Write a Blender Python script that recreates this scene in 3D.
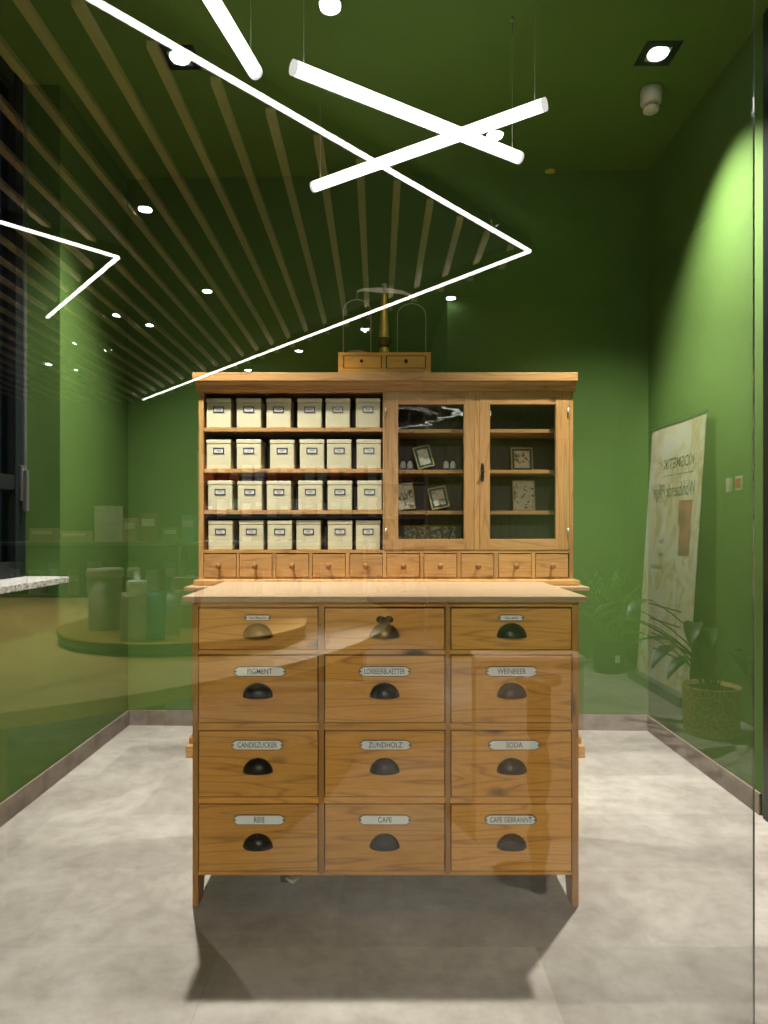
import bpy, bmesh, math, random
from mathutils import Vector, Matrix
for o in list(bpy.data.objects): bpy.data.objects.remove(o)
scn = bpy.context.scene
col = scn.collection
PI = math.pi
R = math.radians
random.seed(7)

# ------------------------------------------------------------------ camera, exposure, world
CX, CY, F, CH = 378.0, 528.0, 683.0, 1.22        # principal point, focal length (px), eye height
cam_d = bpy.data.cameras.new('camera')
cam = bpy.data.objects.new('camera', cam_d); col.objects.link(cam)
cam.location = (0, 0, CH); cam.rotation_euler = (PI/2, 0, 0)
cam_d.sensor_fit = 'VERTICAL'; cam_d.sensor_height = 36; cam_d.lens = 36*F/1024
cam_d.shift_x = (384-CX)/1024; cam_d.shift_y = (CY-512)/1024
cam_d.clip_start = 0.02
scn.camera = cam
scn.view_settings.view_transform = 'Standard'
scn.view_settings.look = 'None'
scn.view_settings.gamma = 1
scn.view_settings.use_curve_mapping = False
scn.view_settings.exposure = 0.0
w = bpy.data.worlds.new('night'); scn.world = w; w.use_nodes = True
w.node_tree.nodes['Background'].inputs[0].default_value = (0.010, 0.018, 0.035, 1)
w.node_tree.nodes['Background'].inputs[1].default_value = 1.0

NICHE_W = 780      # spots above the cabinets
SHOP_W = 95       # downlights of the shop
TUBE_E = 5.0       # fluorescent-like pendant tubes
LINE_E = 9.0      # line lights in the slatted ceiling
G = 1.30           # distance of the glass wall from the camera
GREF = 0.165       # mirror share per glass face
CEIL = 3.38

def X(px, D): return (px-CX)*D/F
def Z(py, D): return CH-(py-CY)*D/F
def mir(x, D, z): return Vector((x, 2*G-D, z))    # what the glass shows at depth D stands here

# ------------------------------------------------------------------ materials
def newmat(name):
    m = bpy.data.materials.new(name); m.use_nodes = True
    nt = m.node_tree; b = nt.nodes['Principled BSDF']
    return m, nt, b
def N(nt, t, **k):
    n = nt.nodes.new(t)
    for a, v in k.items(): setattr(n, a, v)
    return n
def L(nt, a, b): nt.links.new(a, b)
def objcoord(nt, scale=(1,1,1), rnd=True, loc=(0,0,0)):
    tc = N(nt, 'ShaderNodeTexCoord'); mp = N(nt, 'ShaderNodeMapping')
    mp.inputs['Scale'].default_value = scale; mp.inputs['Location'].default_value = loc
    if rnd:
        oi = N(nt, 'ShaderNodeObjectInfo'); mu = N(nt, 'ShaderNodeVectorMath', operation='SCALE')
        mu.inputs[0].default_value = (37, 53, 71)
        L(nt, oi.outputs['Random'], mu.inputs['Scale'])
        ad = N(nt, 'ShaderNodeVectorMath', operation='ADD')
        L(nt, tc.outputs['Object'], ad.inputs[0]); L(nt, mu.outputs[0], ad.inputs[1])
        L(nt, ad.outputs[0], mp.inputs['Vector'])
    else:
        L(nt, tc.outputs['Object'], mp.inputs['Vector'])
    return mp.outputs['Vector']
def noise(nt, vec, scale, detail=4, rough=0.5, dist=0):
    n = N(nt, 'ShaderNodeTexNoise'); n.inputs['Scale'].default_value = scale
    n.inputs['Detail'].default_value = detail; n.inputs['Roughness'].default_value = rough
    n.inputs['Distortion'].default_value = dist
    L(nt, vec, n.inputs['Vector']); return n.outputs['Fac']
def ramp(nt, fac, stops):
    r = N(nt, 'ShaderNodeValToRGB'); e = r.color_ramp.elements
    while len(e) < len(stops): e.new(0.5)
    for i, (p, c) in enumerate(stops):
        e[i].position = p; e[i].color = (*c, 1) if len(c) == 3 else c
    L(nt, fac, r.inputs[0]); return r.outputs[0]
def mixc(nt, fac, a, b, mode='MIX'):
    m = N(nt, 'ShaderNodeMix', data_type='RGBA', blend_type=mode)
    if isinstance(fac, float): m.inputs[0].default_value = fac
    else: L(nt, fac, m.inputs[0])
    for i, v in ((6, a), (7, b)):
        if isinstance(v, tuple): m.inputs[i].default_value = (*v, 1)
        else: L(nt, v, m.inputs[i])
    return m.outputs[2]
def bump(nt, b, h, s, d=0.01):
    bp = N(nt, 'ShaderNodeBump'); bp.inputs['Strength'].default_value = s; bp.inputs['Distance'].default_value = d
    L(nt, h, bp.inputs['Height']); L(nt, bp.outputs[0], b.inputs['Normal'])

def plain(name, c, rough=0.5, metal=0, var=0.12, bs=0.0, scale=30, spec=0.5):
    m, nt, b = newmat(name)
    v = objcoord(nt)
    f = noise(nt, v, scale, 3)
    c0 = tuple(max(0, x*(1-var)) for x in c); c1 = tuple(min(1, x*(1+var)) for x in c)
    L(nt, ramp(nt, f, [(0.3, c0), (0.7, c1)]), b.inputs['Base Color'])
    b.inputs['Roughness'].default_value = rough; b.inputs['Metallic'].default_value = metal
    b.inputs['Specular IOR Level'].default_value = spec
    if bs: bump(nt, b, f, bs)
    return m
def emis(name, c, s):
    m = bpy.data.materials.new(name); m.use_nodes = True; nt = m.node_tree
    for n in list(nt.nodes): nt.nodes.remove(n)
    e = N(nt, 'ShaderNodeEmission'); e.inputs[0].default_value = (*c, 1); e.inputs[1].default_value = s
    o = N(nt, 'ShaderNodeOutputMaterial'); L(nt, e.outputs[0], o.inputs[0]); return m
def glassy(name, ref, tint=(1,1,1), rough=0.0, wav=0.0):
    m = bpy.data.materials.new(name); m.use_nodes = True; nt = m.node_tree
    for n in list(nt.nodes): nt.nodes.remove(n)
    t = N(nt, 'ShaderNodeBsdfTransparent'); t.inputs[0].default_value = (*tint, 1)
    g = N(nt, 'ShaderNodeBsdfGlossy'); g.inputs['Roughness'].default_value = rough
    mx = N(nt, 'ShaderNodeMixShader')
    lw = N(nt, 'ShaderNodeLayerWeight'); lw.inputs[0].default_value = 0.5
    mr = N(nt, 'ShaderNodeMapRange')
    mr.inputs['From Min'].default_value = 0.0; mr.inputs['From Max'].default_value = 1.0
    mr.inputs['To Min'].default_value = ref; mr.inputs['To Max'].default_value = 1.0
    pw = N(nt, 'ShaderNodeMath', operation='POWER'); pw.inputs[1].default_value = 5
    L(nt, lw.outputs['Facing'], pw.inputs[0]); L(nt, pw.outputs[0], mr.inputs['Value'])
    L(nt, mr.outputs[0], mx.inputs[0]); L(nt, t.outputs[0], mx.inputs[1]); L(nt, g.outputs[0], mx.inputs[2])
    if wav:
        v = objcoord(nt, (3, 3, 9), rnd=True); f = noise(nt, v, 1.6, 2)
        bp = N(nt, 'ShaderNodeBump'); bp.inputs['Strength'].default_value = wav; bp.inputs['Distance'].default_value = 0.02
        L(nt, f, bp.inputs['Height']); L(nt, bp.outputs[0], g.inputs['Normal'])
    o = N(nt, 'ShaderNodeOutputMaterial'); L(nt, mx.outputs[0], o.inputs[0]); return m

def pine(name, axis, light, mid, dark, knots=True, rough=0.42):
    m, nt, b = newmat(name)
    sc = {'x': (0.7, 9, 9), 'z': (9, 9, 0.7), 'y': (9, 0.7, 9)}[axis]
    v = objcoord(nt, sc)
    n1 = noise(nt, v, 1.3, 2, 0.5, 0.3)
    mul = N(nt, 'ShaderNodeMath', operation='MULTIPLY'); mul.inputs[1].default_value = 9
    L(nt, n1, mul.inputs[0])
    fr = N(nt, 'ShaderNodeMath', operation='PINGPONG'); fr.inputs[1].default_value = 0.5
    L(nt, mul.outputs[0], fr.inputs[0])
    rings = ramp(nt, fr.outputs[0], [(0.0, dark), (0.10, mid), (0.32, light), (0.5, mid)])
    sc2 = {'x': (2, 60, 60), 'z': (60, 60, 2), 'y': (60, 2, 60)}[axis]
    fine = noise(nt, objcoord(nt, sc2), 2.0, 3)
    base = mixc(nt, 0.22, rings, ramp(nt, fine, [(0.3, mid), (0.65, light)]))
    tone = noise(nt, objcoord(nt, tuple(s*0.25 for s in sc)), 1.5, 1)
    base = mixc(nt, 0.35, base, ramp(nt, tone, [(0.35, mid), (0.65, light)]))
    oi = N(nt, 'ShaderNodeObjectInfo')
    hs = N(nt, 'ShaderNodeHueSaturation')
    mr = N(nt, 'ShaderNodeMapRange'); mr.inputs['To Min'].default_value = 0.88; mr.inputs['To Max'].default_value = 1.10
    L(nt, oi.outputs['Random'], mr.inputs['Value']); L(nt, mr.outputs[0], hs.inputs['Value'])
    if knots:
        ks = {'x': (2.2, 5, 5.0), 'z': (5, 5, 2.2), 'y': (5, 2.2, 5)}[axis]
        vo = N(nt, 'ShaderNodeTexVoronoi'); vo.inputs['Scale'].default_value = 1.0
        L(nt, objcoord(nt, ks), vo.inputs['Vector'])
        kd = tuple(c*0.35 for c in dark)
        kf = ramp(nt, vo.outputs['Distance'], [(0.05, (1,1,1)), (0.12, (0,0,0))])
        base = mixc(nt, kf, base, kd)
    L(nt, base, hs.inputs['Color']); L(nt, hs.outputs[0], b.inputs['Base Color'])
    b.inputs['Roughness'].default_value = rough
    bump(nt, b, fine, 0.12, 0.002)
    return m

M = {}
amber = ((0.84, 0.42, 0.080), (0.64, 0.285, 0.045), (0.20, 0.066, 0.009))
M['fx'] = pine('pine_front_horizontal', 'x', *amber)
M['fz'] = pine('pine_front_vertical', 'z', *((0.52, 0.245, 0.046), (0.40, 0.175, 0.028), (0.20, 0.075, 0.011)))
honey = ((0.54, 0.315, 0.118), (0.41, 0.215, 0.068), (0.16, 0.070, 0.018))
M['hx'] = pine('pine_honey_horizontal', 'x', *honey)
M['hz'] = pine('pine_honey_vertical', 'z', *honey)
M['top'] = pine('pine_top_scrubbed', 'x', (0.50, 0.35, 0.22), (0.45, 0.30, 0.17), (0.34, 0.20, 0.10), knots=False)
M['scale'] = pine('scale_box_wood', 'x', (0.92, 0.52, 0.11), (0.85, 0.45, 0.08), (0.65, 0.30, 0.04), knots=False)
M['inner'] = pine('dark_brown_boards', 'z', (0.15, 0.115, 0.105), (0.115, 0.088, 0.08), (0.05, 0.036, 0.032), knots=False, rough=0.7)
M['gap'] = plain('gap_shade', (0.012, 0.008, 0.005), 0.8)  # near-black colour standing in for shade between drawer fronts
M['knobw'] = plain('turned_knob_wood', (0.28, 0.12, 0.035), 0.35)
M['iron'] = plain('blackened_iron', (0.016, 0.014, 0.013), 0.33, 0.6, 0.3)
M['bronze'] = plain('worn_bronze', (0.13, 0.085, 0.035), 0.35, 0.8, 0.3)
M['enamel'] = plain('white_enamel', (0.93, 0.95, 0.90), 0.25, 0, 0.03)
M['ink'] = plain('black_lettering', (0.015, 0.015, 0.015), 0.5)
M['tin'] = plain('cream_tin_paint', (0.60, 0.575, 0.40), 0.42, 0, 0.03, scale=6)
M['labf'] = plain('pewter_label_frame', (0.09, 0.09, 0.095), 0.35, 0.8)
M['card'] = plain('label_card', (0.66, 0.68, 0.70), 0.6, 0, 0.05)
M['brass'] = plain('polished_brass', (0.80, 0.52, 0.12), 0.36, 0.75, 0.1)
M['oldbrass'] = plain('dark_patinated_brass', (0.16, 0.12, 0.03), 0.3, 1.0, 0.2)
M['pewter'] = plain('dull_steel', (0.50, 0.46, 0.38), 0.45, 0.6, 0.1)
M['black'] = plain('black_lacquer', (0.008, 0.009, 0.011), 0.35)
M['anth'] = plain('anthracite_metal', (0.012, 0.016, 0.02), 0.4, 0.3)
M['alu'] = plain('brushed_aluminium', (0.42, 0.44, 0.44), 0.35, 0.9, 0.06)
M['plasticw'] = plain('aged_white_plastic', (0.55, 0.53, 0.42), 0.5, 0, 0.03)
M['red'] = plain('red_plastic', (0.5, 0.04, 0.02), 0.4)
M['yellow'] = plain('yellow_cover', (0.55, 0.42, 0.04), 0.5)
M['tube'] = emis('light_tube', (1.0, 0.97, 0.90), TUBE_E)
M['line'] = emis('line_light', (1.0, 0.97, 0.90), LINE_E)
M['spotlens'] = emis('spot_lens', (0.93, 1.0, 0.97), 14)
M['acclens'] = emis('small_spot_lens', (1.0, 0.95, 0.85), 2.5)
M['shoplens'] = emis('shop_spot_lens', (0.9, 1.0, 0.97), 40)
M['capw'] = emis('milky_end_cap', (1.0, 0.97, 0.90), 1.0)
M['pane'] = glassy('clear_glass', GREF, (0.985, 0.995, 0.985))
M['paneedge'] = plain('green_glass_edge', (0.12, 0.17, 0.14), 0.15)
M['oldpane'] = glassy('old_cabinet_glass', 0.065, (0.97, 0.98, 0.97), 0.0, 0.02)
M['nightpane'] = glassy('window_glass', 0.04, (0.6, 0.65, 0.7))
M['cyan'] = plain('teal_plastic', (0.02, 0.33, 0.34), 0.4)
M['slat'] = pine('slat_oak', 'y', (0.80, 0.62, 0.32), (0.74, 0.56, 0.27), (0.6, 0.42, 0.18), knots=False)
M['oak'] = pine('oak_table', 'x', (0.66, 0.47, 0.17), (0.60, 0.41, 0.13), (0.5, 0.32, 0.10), knots=False)
M['slatback'] = plain('dark_ceiling_void', (0.012, 0.014, 0.01), 0.9)
M['leafd'] = plain('dark_green_leaf', (0.012, 0.05, 0.012), 0.45, 0, 0.3)
M['leafl'] = plain('palm_leaf', (0.14, 0.30, 0.06), 0.5, 0, 0.3)
M['soil'] = plain('soil', (0.03, 0.02, 0.012), 0.9)
M['potg'] = plain('dark_planter', (0.012, 0.012, 0.012), 0.5)

def green(name, c, bs=0.35):
    m, nt, b = newmat(name)
    v = objcoord(nt, rnd=False)
    f = noise(nt, v, 3, 4); g = noise(nt, v, 160, 2)
    L(nt, ramp(nt, f, [(0.3, tuple(x*0.94 for x in c)), (0.7, tuple(x*1.06 for x in c))]), b.inputs['Base Color'])
    b.inputs['Roughness'].default_value = 0.75; b.inputs['Specular IOR Level'].default_value = 0.25
    bump(nt, b, g, bs, 0.004); return m
M['green'] = green('green_wall_paint', (0.078, 0.152, 0.033))
M['greenc'] = green('green_ceiling_paint', (0.082, 0.158, 0.028), 0.2)
M['greend'] = green('green_door_paint', (0.090, 0.155, 0.048), 0.1)
M['white'] = green('pale_shop_wall', (0.55, 0.56, 0.50), 0.1)

def floor_mat():
    m, nt, b = newmat('stone_look_vinyl')
    v = objcoord(nt, rnd=False)
    tc = N(nt, 'ShaderNodeTexBrick'); mp = objcoord(nt, (1,1,1), rnd=False, loc=(0.12, 0.31, 0))
    L(nt, mp, tc.inputs['Vector'])
    tc.inputs['Scale'].default_value = 1.0; tc.inputs['Brick Width'].default_value = 0.92; tc.inputs['Row Height'].default_value = 0.46
    tc.inputs['Mortar Size'].default_value = 0.0012; tc.inputs['Mortar Smooth'].default_value = 0
    tc.offset = 0.37; tc.offset_frequency = 2
    tc.inputs['Color1'].default_value = (0.80, 0.79, 0.79, 1); tc.inputs['Color2'].default_value = (1.08, 1.08, 1.08, 1)
    tc.inputs['Mortar'].default_value = (0.86, 0.86, 0.86, 1)
    n1 = noise(nt, v, 2.2, 6, 0.62, 0.4); n2 = noise(nt, v, 14, 6, 0.7)
    c1 = ramp(nt, n1, [(0.30, (0.22, 0.192, 0.168)), (0.5, (0.38, 0.352, 0.32)), (0.66, (0.56, 0.54, 0.51))])
    c2 = ramp(nt, n2, [(0.30, (0.25, 0.225, 0.205)), (0.62, (0.50, 0.485, 0.465))])
    c = mixc(nt, 0.42, c1, c2)
    c = mixc(nt, 1.0, c, tc.outputs['Color'], 'MULTIPLY')
    L(nt, c, b.inputs['Base Color']); b.inputs['Roughness'].default_value = 0.55
    b.inputs['Specular IOR Level'].default_value = 0.3
    bump(nt, b, n2, 0.08, 0.003); return m
M['floor'] = floor_mat()
def skirt_mat():
    m, nt, b = newmat('stone_look_skirting')
    v = objcoord(nt, rnd=False)
    n2 = noise(nt, v, 9, 6, 0.65)
    L(nt, ramp(nt, n2, [(0.3, (0.13, 0.10, 0.082)), (0.65, (0.27, 0.22, 0.185))]), b.inputs['Base Color'])
    b.inputs['Roughness'].default_value = 0.6; return m
M['skirt'] = skirt_mat()
def granite():
    m, nt, b = newmat('speckled_granite')
    v = objcoord(nt, rnd=False)
    vo = N(nt, 'ShaderNodeTexVoronoi'); vo.inputs['Scale'].default_value = 170; L(nt, v, vo.inputs['Vector'])
    L(nt, ramp(nt, vo.outputs['Color'], [(0.15, (0.05,0.05,0.055)), (0.4, (0.45,0.45,0.45)), (0.7, (0.75,0.75,0.74))]), b.inputs['Base Color'])
    b.inputs['Roughness'].default_value = 0.3; return m
M['granite'] = granite()
def basket_mat():
    m, nt, b = newmat('woven_seagrass')
    v = objcoord(nt, (1,1,1), rnd=False)
    wv = N(nt, 'ShaderNodeTexVoronoi'); wv.inputs['Scale'].default_value = 75; L(nt, v, wv.inputs['Vector'])
    L(nt, ramp(nt, wv.outputs['Distance'], [(0.1, (0.80,0.62,0.28)), (0.7, (0.42,0.28,0.09))]), b.inputs['Base Color'])
    b.inputs['Roughness'].default_value = 0.7; bump(nt, b, wv.outputs['Distance'], 0.8, 0.01); return m
M['basket'] = basket_mat()
def banner_mat():
    m, nt, b = newmat('banner_print')
    v = objcoord(nt, (1, 1.4, 0.8), rnd=False)
    n = noise(nt, v, 3.0, 4, 0.5, 1.2)
    L(nt, ramp(nt, n, [(0.38, (0.80, 0.78, 0.72)), (0.50, (0.78, 0.70, 0.52)), (0.58, (0.62, 0.47, 0.26)), (0.64, (0.80,0.76,0.68))]), b.inputs['Base Color'])
    b.inputs['Roughness'].default_value = 0.5; return m
M['banner'] = banner_mat()
M['rose'] = plain('rose_print', (0.45, 0.16, 0.14), 0.5, 0, 0.4, scale=6)
M['greyink'] = plain('grey_print', (0.10, 0.085, 0.075), 0.5)

# ------------------------------------------------------------------ mesh helpers
class MB:
    def __init__(s): s.bm = bmesh.new()
    def _merge(s, t, mi=0, smooth=False):
        for f in t.faces: f.material_index = mi; f.smooth = smooth
        me = bpy.data.meshes.new('t'); t.to_mesh(me); t.free(); s.bm.from_mesh(me); bpy.data.meshes.remove(me)
    def box(s, x0, x1, y0, y1, z0, z1, mi=0, bev=0.0, seg=2):
        t = bmesh.new(); bmesh.ops.create_cube(t, size=1)
        for v in t.verts:
            v.co = Vector((x0+(v.co.x+.5)*(x1-x0), y0+(v.co.y+.5)*(y1-y0), z0+(v.co.z+.5)*(z1-z0)))
        if bev: bmesh.ops.bevel(t, geom=list(t.edges), offset=bev, segments=seg, affect='EDGES', profile=0.6)
        s._merge(t, mi); return s
    def prism(s, pts, axis, a, b, mi=0, bev=0.0):
        """2D outline extruded along axis between a and b; outline coords are the other two axes in xyz order"""
        t = bmesh.new()
        def mk(p, q):
            if axis == 'x': return Vector((q, p[0], p[1]))
            if axis == 'y': return Vector((p[0], q, p[1]))
            return Vector((p[0], p[1], q))
        v0 = [t.verts.new(mk(p, a)) for p in pts]; v1 = [t.verts.new(mk(p, b)) for p in pts]
        n = len(pts)
        t.faces.new(v0); t.faces.new(v1[::-1])
        for i in range(n): t.faces.new((v0[i], v1[i], v1[(i+1) % n], v0[(i+1) % n]))
        bmesh.ops.recalc_face_normals(t, faces=t.faces)
        if bev: bmesh.ops.bevel(t, geom=list(t.edges), offset=bev, segments=2, affect='EDGES', profile=0.6)
        s._merge(t, mi); return s
    def lathe(s, prof, c=(0,0,0), axis='z', seg=24, mi=0, sx=1, sy=1):
        """prof: list of (radius, height)"""
        t = bmesh.new(); rings = []
        for r, h in prof:
            ring = []
            for k in range(seg):
                a = 2*PI*k/seg; p = (r*math.cos(a)*sx, r*math.sin(a)*sy, h)
                if axis == 'y': p = (p[0], h, p[1])
                if axis == 'x': p = (h, p[0], p[1])
                ring.append(t.verts.new((p[0]+c[0], p[1]+c[1], p[2]+c[2])))
            rings.append(ring)
        for i in range(len(rings)-1):
            for k in range(seg):
                try: t.faces.new((rings[i][k], rings[i][(k+1)%seg], rings[i+1][(k+1)%seg], rings[i+1][k]))
                except Exception: pass
        if prof[0][0] > 1e-5: t.faces.new(rings[0][::-1])
        if prof[-1][0] > 1e-5: t.faces.new(rings[-1])
        bmesh.ops.remove_doubles(t, verts=t.verts, dist=1e-6)
        bmesh.ops.recalc_face_normals(t, faces=t.faces)
        s._merge(t, mi, True); return s
    def tube(s, pts, r, seg=8, mi=0):
        pts = [Vector(p) for p in pts]; t = bmesh.new(); rings = []
        rr = r if isinstance(r, (list, tuple)) else [r]*len(pts)
        up = Vector((0.123, 0.31, 0.95)).normalized()
        for i, p in enumerate(pts):
            d = (pts[min(i+1, len(pts)-1)]-pts[max(i-1, 0)]).normalized()
            a = d.cross(up)
            if a.length < 0.05: a = d.cross(Vector((1, 0.1, 0)))
            a.normalize(); b = d.cross(a)
            rings.append([t.verts.new(p+(a*math.cos(2*PI*k/seg)+b*math.sin(2*PI*k/seg))*rr[i]) for k in range(seg)])
        for i in range(len(rings)-1):
            for k in range(seg): t.faces.new((rings[i][k], rings[i][(k+1)%seg], rings[i+1][(k+1)%seg], rings[i+1][k]))
        t.faces.new(rings[0][::-1]); t.faces.new(rings[-1])
        bmesh.ops.recalc_face_normals(t, faces=t.faces)
        s._merge(t, mi, True); return s
    def leaf(s, base, d, up, ln, wd, droop, mi=0, n=8, fold=0.25):
        """a pointed leaf blade as a thin two-sided strip"""
        t = bmesh.new(); d = Vector(d).normalized(); up = Vector(up).normalized(); sd = d.cross(up).normalized()
        rows = []
        p = Vector(base); dd = d.copy()
        for i in range(n+1):
            u = i/n; wv = wd*math.sin(PI*min(1, u**0.75))*0.5+0.0006
            nn = sd.cross(dd).normalized()
            rows.append([t.verts.new(p-sd*wv+nn*fold*wv), t.verts.new(p), t.verts.new(p+sd*wv+nn*fold*wv)])
            p = p+dd*(ln/n); dd = (dd+Vector((0,0,-droop/n))).normalized()
        for i in range(n):
            for k in (0, 1): t.faces.new((rows[i][k], rows[i][k+1], rows[i+1][k+1], rows[i+1][k]))
        s._merge(t, mi, True); return s
    def text(s, txt, size, c, sx=1.0, face='-y', mi=0, ext=0.0006, align='CENTER', shear=0.0, bold=0.004):
        cu = bpy.data.curves.new('t', 'FONT'); cu.body = txt; cu.size = size
        cu.align_x = align; cu.align_y = 'CENTER'; cu.extrude = ext; cu.shear = shear; cu.resolution_u = 3; cu.offset = size*bold
        ob = bpy.data.objects.new('t', cu)
        me = bpy.data.meshes.new_from_object(ob)
        if face == '-y': mt = Matrix(((1,0,0),(0,0,-1),(0,1,0)))
        elif face == '-x': mt = Matrix(((0,0,-1),(-1,0,0),(0,1,0)))
        for v in me.vertices:
            q = Vector((v.co.x*sx, v.co.y, v.co.z)); v.co = mt @ q + Vector(c)
        t = bmesh.new(); t.from_mesh(me); bpy.data.meshes.remove(me)
        bpy.data.objects.remove(ob); bpy.data.curves.remove(cu)
        s._merge(t, mi); return s
    def build(s, name, mats, parent=None, label=None):
        me = bpy.data.meshes.new(name)
        s.bm.to_mesh(me); s.bm.free()
        if not isinstance(mats, (list, tuple)): mats = [mats]
        for m in mats: me.materials.append(M[m] if isinstance(m, str) else m)
        ob = bpy.data.objects.new(name, me); col.objects.link(ob)
        if parent is not None:
            ob.parent = parent
        if label: ob['label'] = label
        return ob
def world_of(o):
    v = Vector((0,0,0))
    while o: v += o.location; o = o.parent
    return v
def shift(o, off):
    """mesh given in world coordinates -> local of its parent"""
    for v in o.data.vertices: v.co -= off
    return o
def part(mb, name, mats, parent, label=None):
    off = world_of(parent); o = mb.build(name, mats, parent, label); shift(o, off); return o
def tag(o, label=None, cat=None, group=None, kind=None):
    for k, v in (('label', label), ('category', cat), ('group', group), ('kind', kind)):
        if v: o[k] = v
    return o
def thing(name, loc, label, cat, group=None, kind=None, rz=0):
    o = bpy.data.objects.new(name, None); o.empty_display_size = 0.1; col.objects.link(o)
    o.location = loc; o.rotation_euler = (0, 0, rz)
    return tag(o, label, cat, group, kind)
def struct(mb, name, mats, label, cat):
    return tag(mb.build(name, mats), label, cat, None, 'structure')
def tree(o, parent=None):
    c = o.copy(); col.objects.link(c); c.parent = parent
    for ch in [k for k in bpy.data.objects if k.parent == o]: tree(ch, c)
    return c

# ------------------------------------------------------------------ the setting
BL, BR = Vector((-1.55, 4.238)), Vector((1.63, 4.117))   # back corners
SHOPX0, SHOPX1, SHOPY0 = -6.0, 2.3, -8.9
struct(MB().box(-6.2, 2.6, -9.1, 4.5, -0.10, 0.0), 'floor', 'floor', 'light grey stone-look vinyl floor tiles under the drawer counter', 'floor')
struct(MB().box(-1.9, 2.6, 1.31, 4.5, CEIL, CEIL+0.1), 'ceiling', 'greenc', 'green painted ceiling over the cabinets', 'ceiling')
struct(MB().box(-6.2, 2.6, -9.1, 1.31, CEIL, CEIL+0.1), 'ceiling', 'greenc', 'green painted ceiling of the shop, mirrored in the glass', 'ceiling')
struct(MB().prism([(BL.x-0.3, BL.y+0.011), (BR.x+0.3, BR.y-0.011), (BR.x+0.3, 4.5), (BL.x-0.3, 4.5)], 'z', 0, CEIL), 'wall_back', 'green',
       'green textured back wall behind the shelf cabinet', 'wall')
wl = MB(); wl.box(-1.80, -1.55, 3.33, 4.40, 0, CEIL); wl.box(-1.80, -1.55, 1.31, 3.33, 0, 0.955); wl.box(-1.80, -1.55, 1.31, 1.5, 0.955, CEIL)
struct(wl, 'wall_left', 'green', 'green left wall with the window opening', 'wall')
struct(MB().box(1.63, 1.80, 2.87, 4.30, 0, CEIL), 'wall_right', 'green', 'green textured right wall, brightly washed by a ceiling spot', 'wall')
struct(MB().box(-1.55, -1.538, 1.33, 4.225, 0, 0.092, bev=0.002), 'baseboard_left', 'skirt', 'brown stone-look skirting along the left wall', 'baseboard')
struct(MB().box(1.618, 1.63, 2.90, 4.105, 0, 0.092, bev=0.002), 'baseboard_right', 'skirt', 'brown stone-look skirting along the right wall', 'baseboard')
struct(MB().prism([(BL.x+0.013, BL.y-0.013), (BR.x-0.013, BR.y-0.013), (BR.x-0.013, BR.y-0.0005), (BL.x+0.013, BL.y-0.0005)], 'z', 0, 0.092), 'baseboard_back', 'skirt',
       'brown stone-look skirting along the back wall', 'baseboard')
# window on the left wall
wt = thing('window_1', (-1.72, 2.4, 0.98), 'tall dark metal window in the left wall', 'window', None, 'structure')
fr = MB()
for z0, z1 in ((0.985, 1.06), (3.30, 3.378), (1.40, 1.47)): fr.box(-1.78, -1.722, 1.52, 3.325, z0, z1, 0, 0.004)
for y0, y1 in ((1.52, 1.60), (2.40, 2.48), (3.235, 3.325)): fr.box(-1.785, -1.715, y0, y1, 0.985, 3.378, 0, 0.004)
part(fr, 'window_frame', 'anth', wt)
part(MB().box(-1.716, -1.708, 3.300, 3.326, 1.30, 3.375), 'window_seal', 'alu', wt, 'pale vertical edge strip of the window')
part(MB().box(-1.758, -1.750, 1.58, 3.25, 1.05, 3.31), 'window_pane', 'nightpane', wt)
hd = MB(); hd.box(-1.714, -1.700, 3.262, 3.290, 1.35, 1.52, 0, 0.003); hd.box(-1.700, -1.676, 3.266, 3.284, 1.30, 1.50, 0, 0.005)
part(hd, 'window_handle', 'alu', wt)
part(MB().box(-1.735, -1.725, 3.05, 3.10, 1.06, 3.30), 'blue_reflection', plain('blue_reflection_paint', (0.01, 0.05, 0.2), 0.4), wt, 'blue vertical strip painted as a reflection on the window')  # blue reflection on the window, modelled as a thin coloured strip
struct(MB().prism([(-1.718, 1.52), (-1.497, 1.52), (-1.497, 3.31), (-1.552, 3.31), (-1.552, 3.328), (-1.718, 3.328)], 'z', 0.957, 0.985, 0, 0.002), 'trim_1', 'granite',
       'speckled grey granite window sill on the left', 'window sill')
# black door frame on the right
dt = thing('door_1', (1.66, 2.1, 0), 'black framed door beside the glass wall on the right', 'door', None, 'structure')
fr = MB(); fr.box(1.615, 1.80, 2.79, 2.868, 0, CEIL-0.002, 0, 0.004); fr.box(1.60, 1.80, 1.33, 1.40, 0, CEIL-0.002, 0, 0.004)
fr.box(1.60, 1.80, 1.40, 2.79, 2.3, CEIL-0.002, 0, 0.004)
part(fr, 'door_frame', 'black', dt)
part(MB().box(1.68, 1.72, 1.40, 2.79, 0.005, 2.3, 0, 0.004), 'door_leaf', 'anth', dt)
part(MB().tube([(1.68, 1.5, 1.05), (1.63, 1.5, 1.05), (1.63, 1.62, 1.05)], 0.009), 'door_handle', 'alu', dt)
# the glass wall between shop and niche
gt = thing('window_2', (-0.4, G, 0), 'large frameless glass wall in front of the drawer counter', 'glass wall', None, 'structure')
part(MB().box(-1.545, 0.716, G, G+0.005, 0.002, CEIL-0.002), 'glass_pane', 'pane', gt)
part(MB().box(0.7162, 0.7172, G, G+0.005, 0.002, CEIL-0.002), 'glass_edge', 'paneedge', gt, 'polished greenish glass edge')
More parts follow.
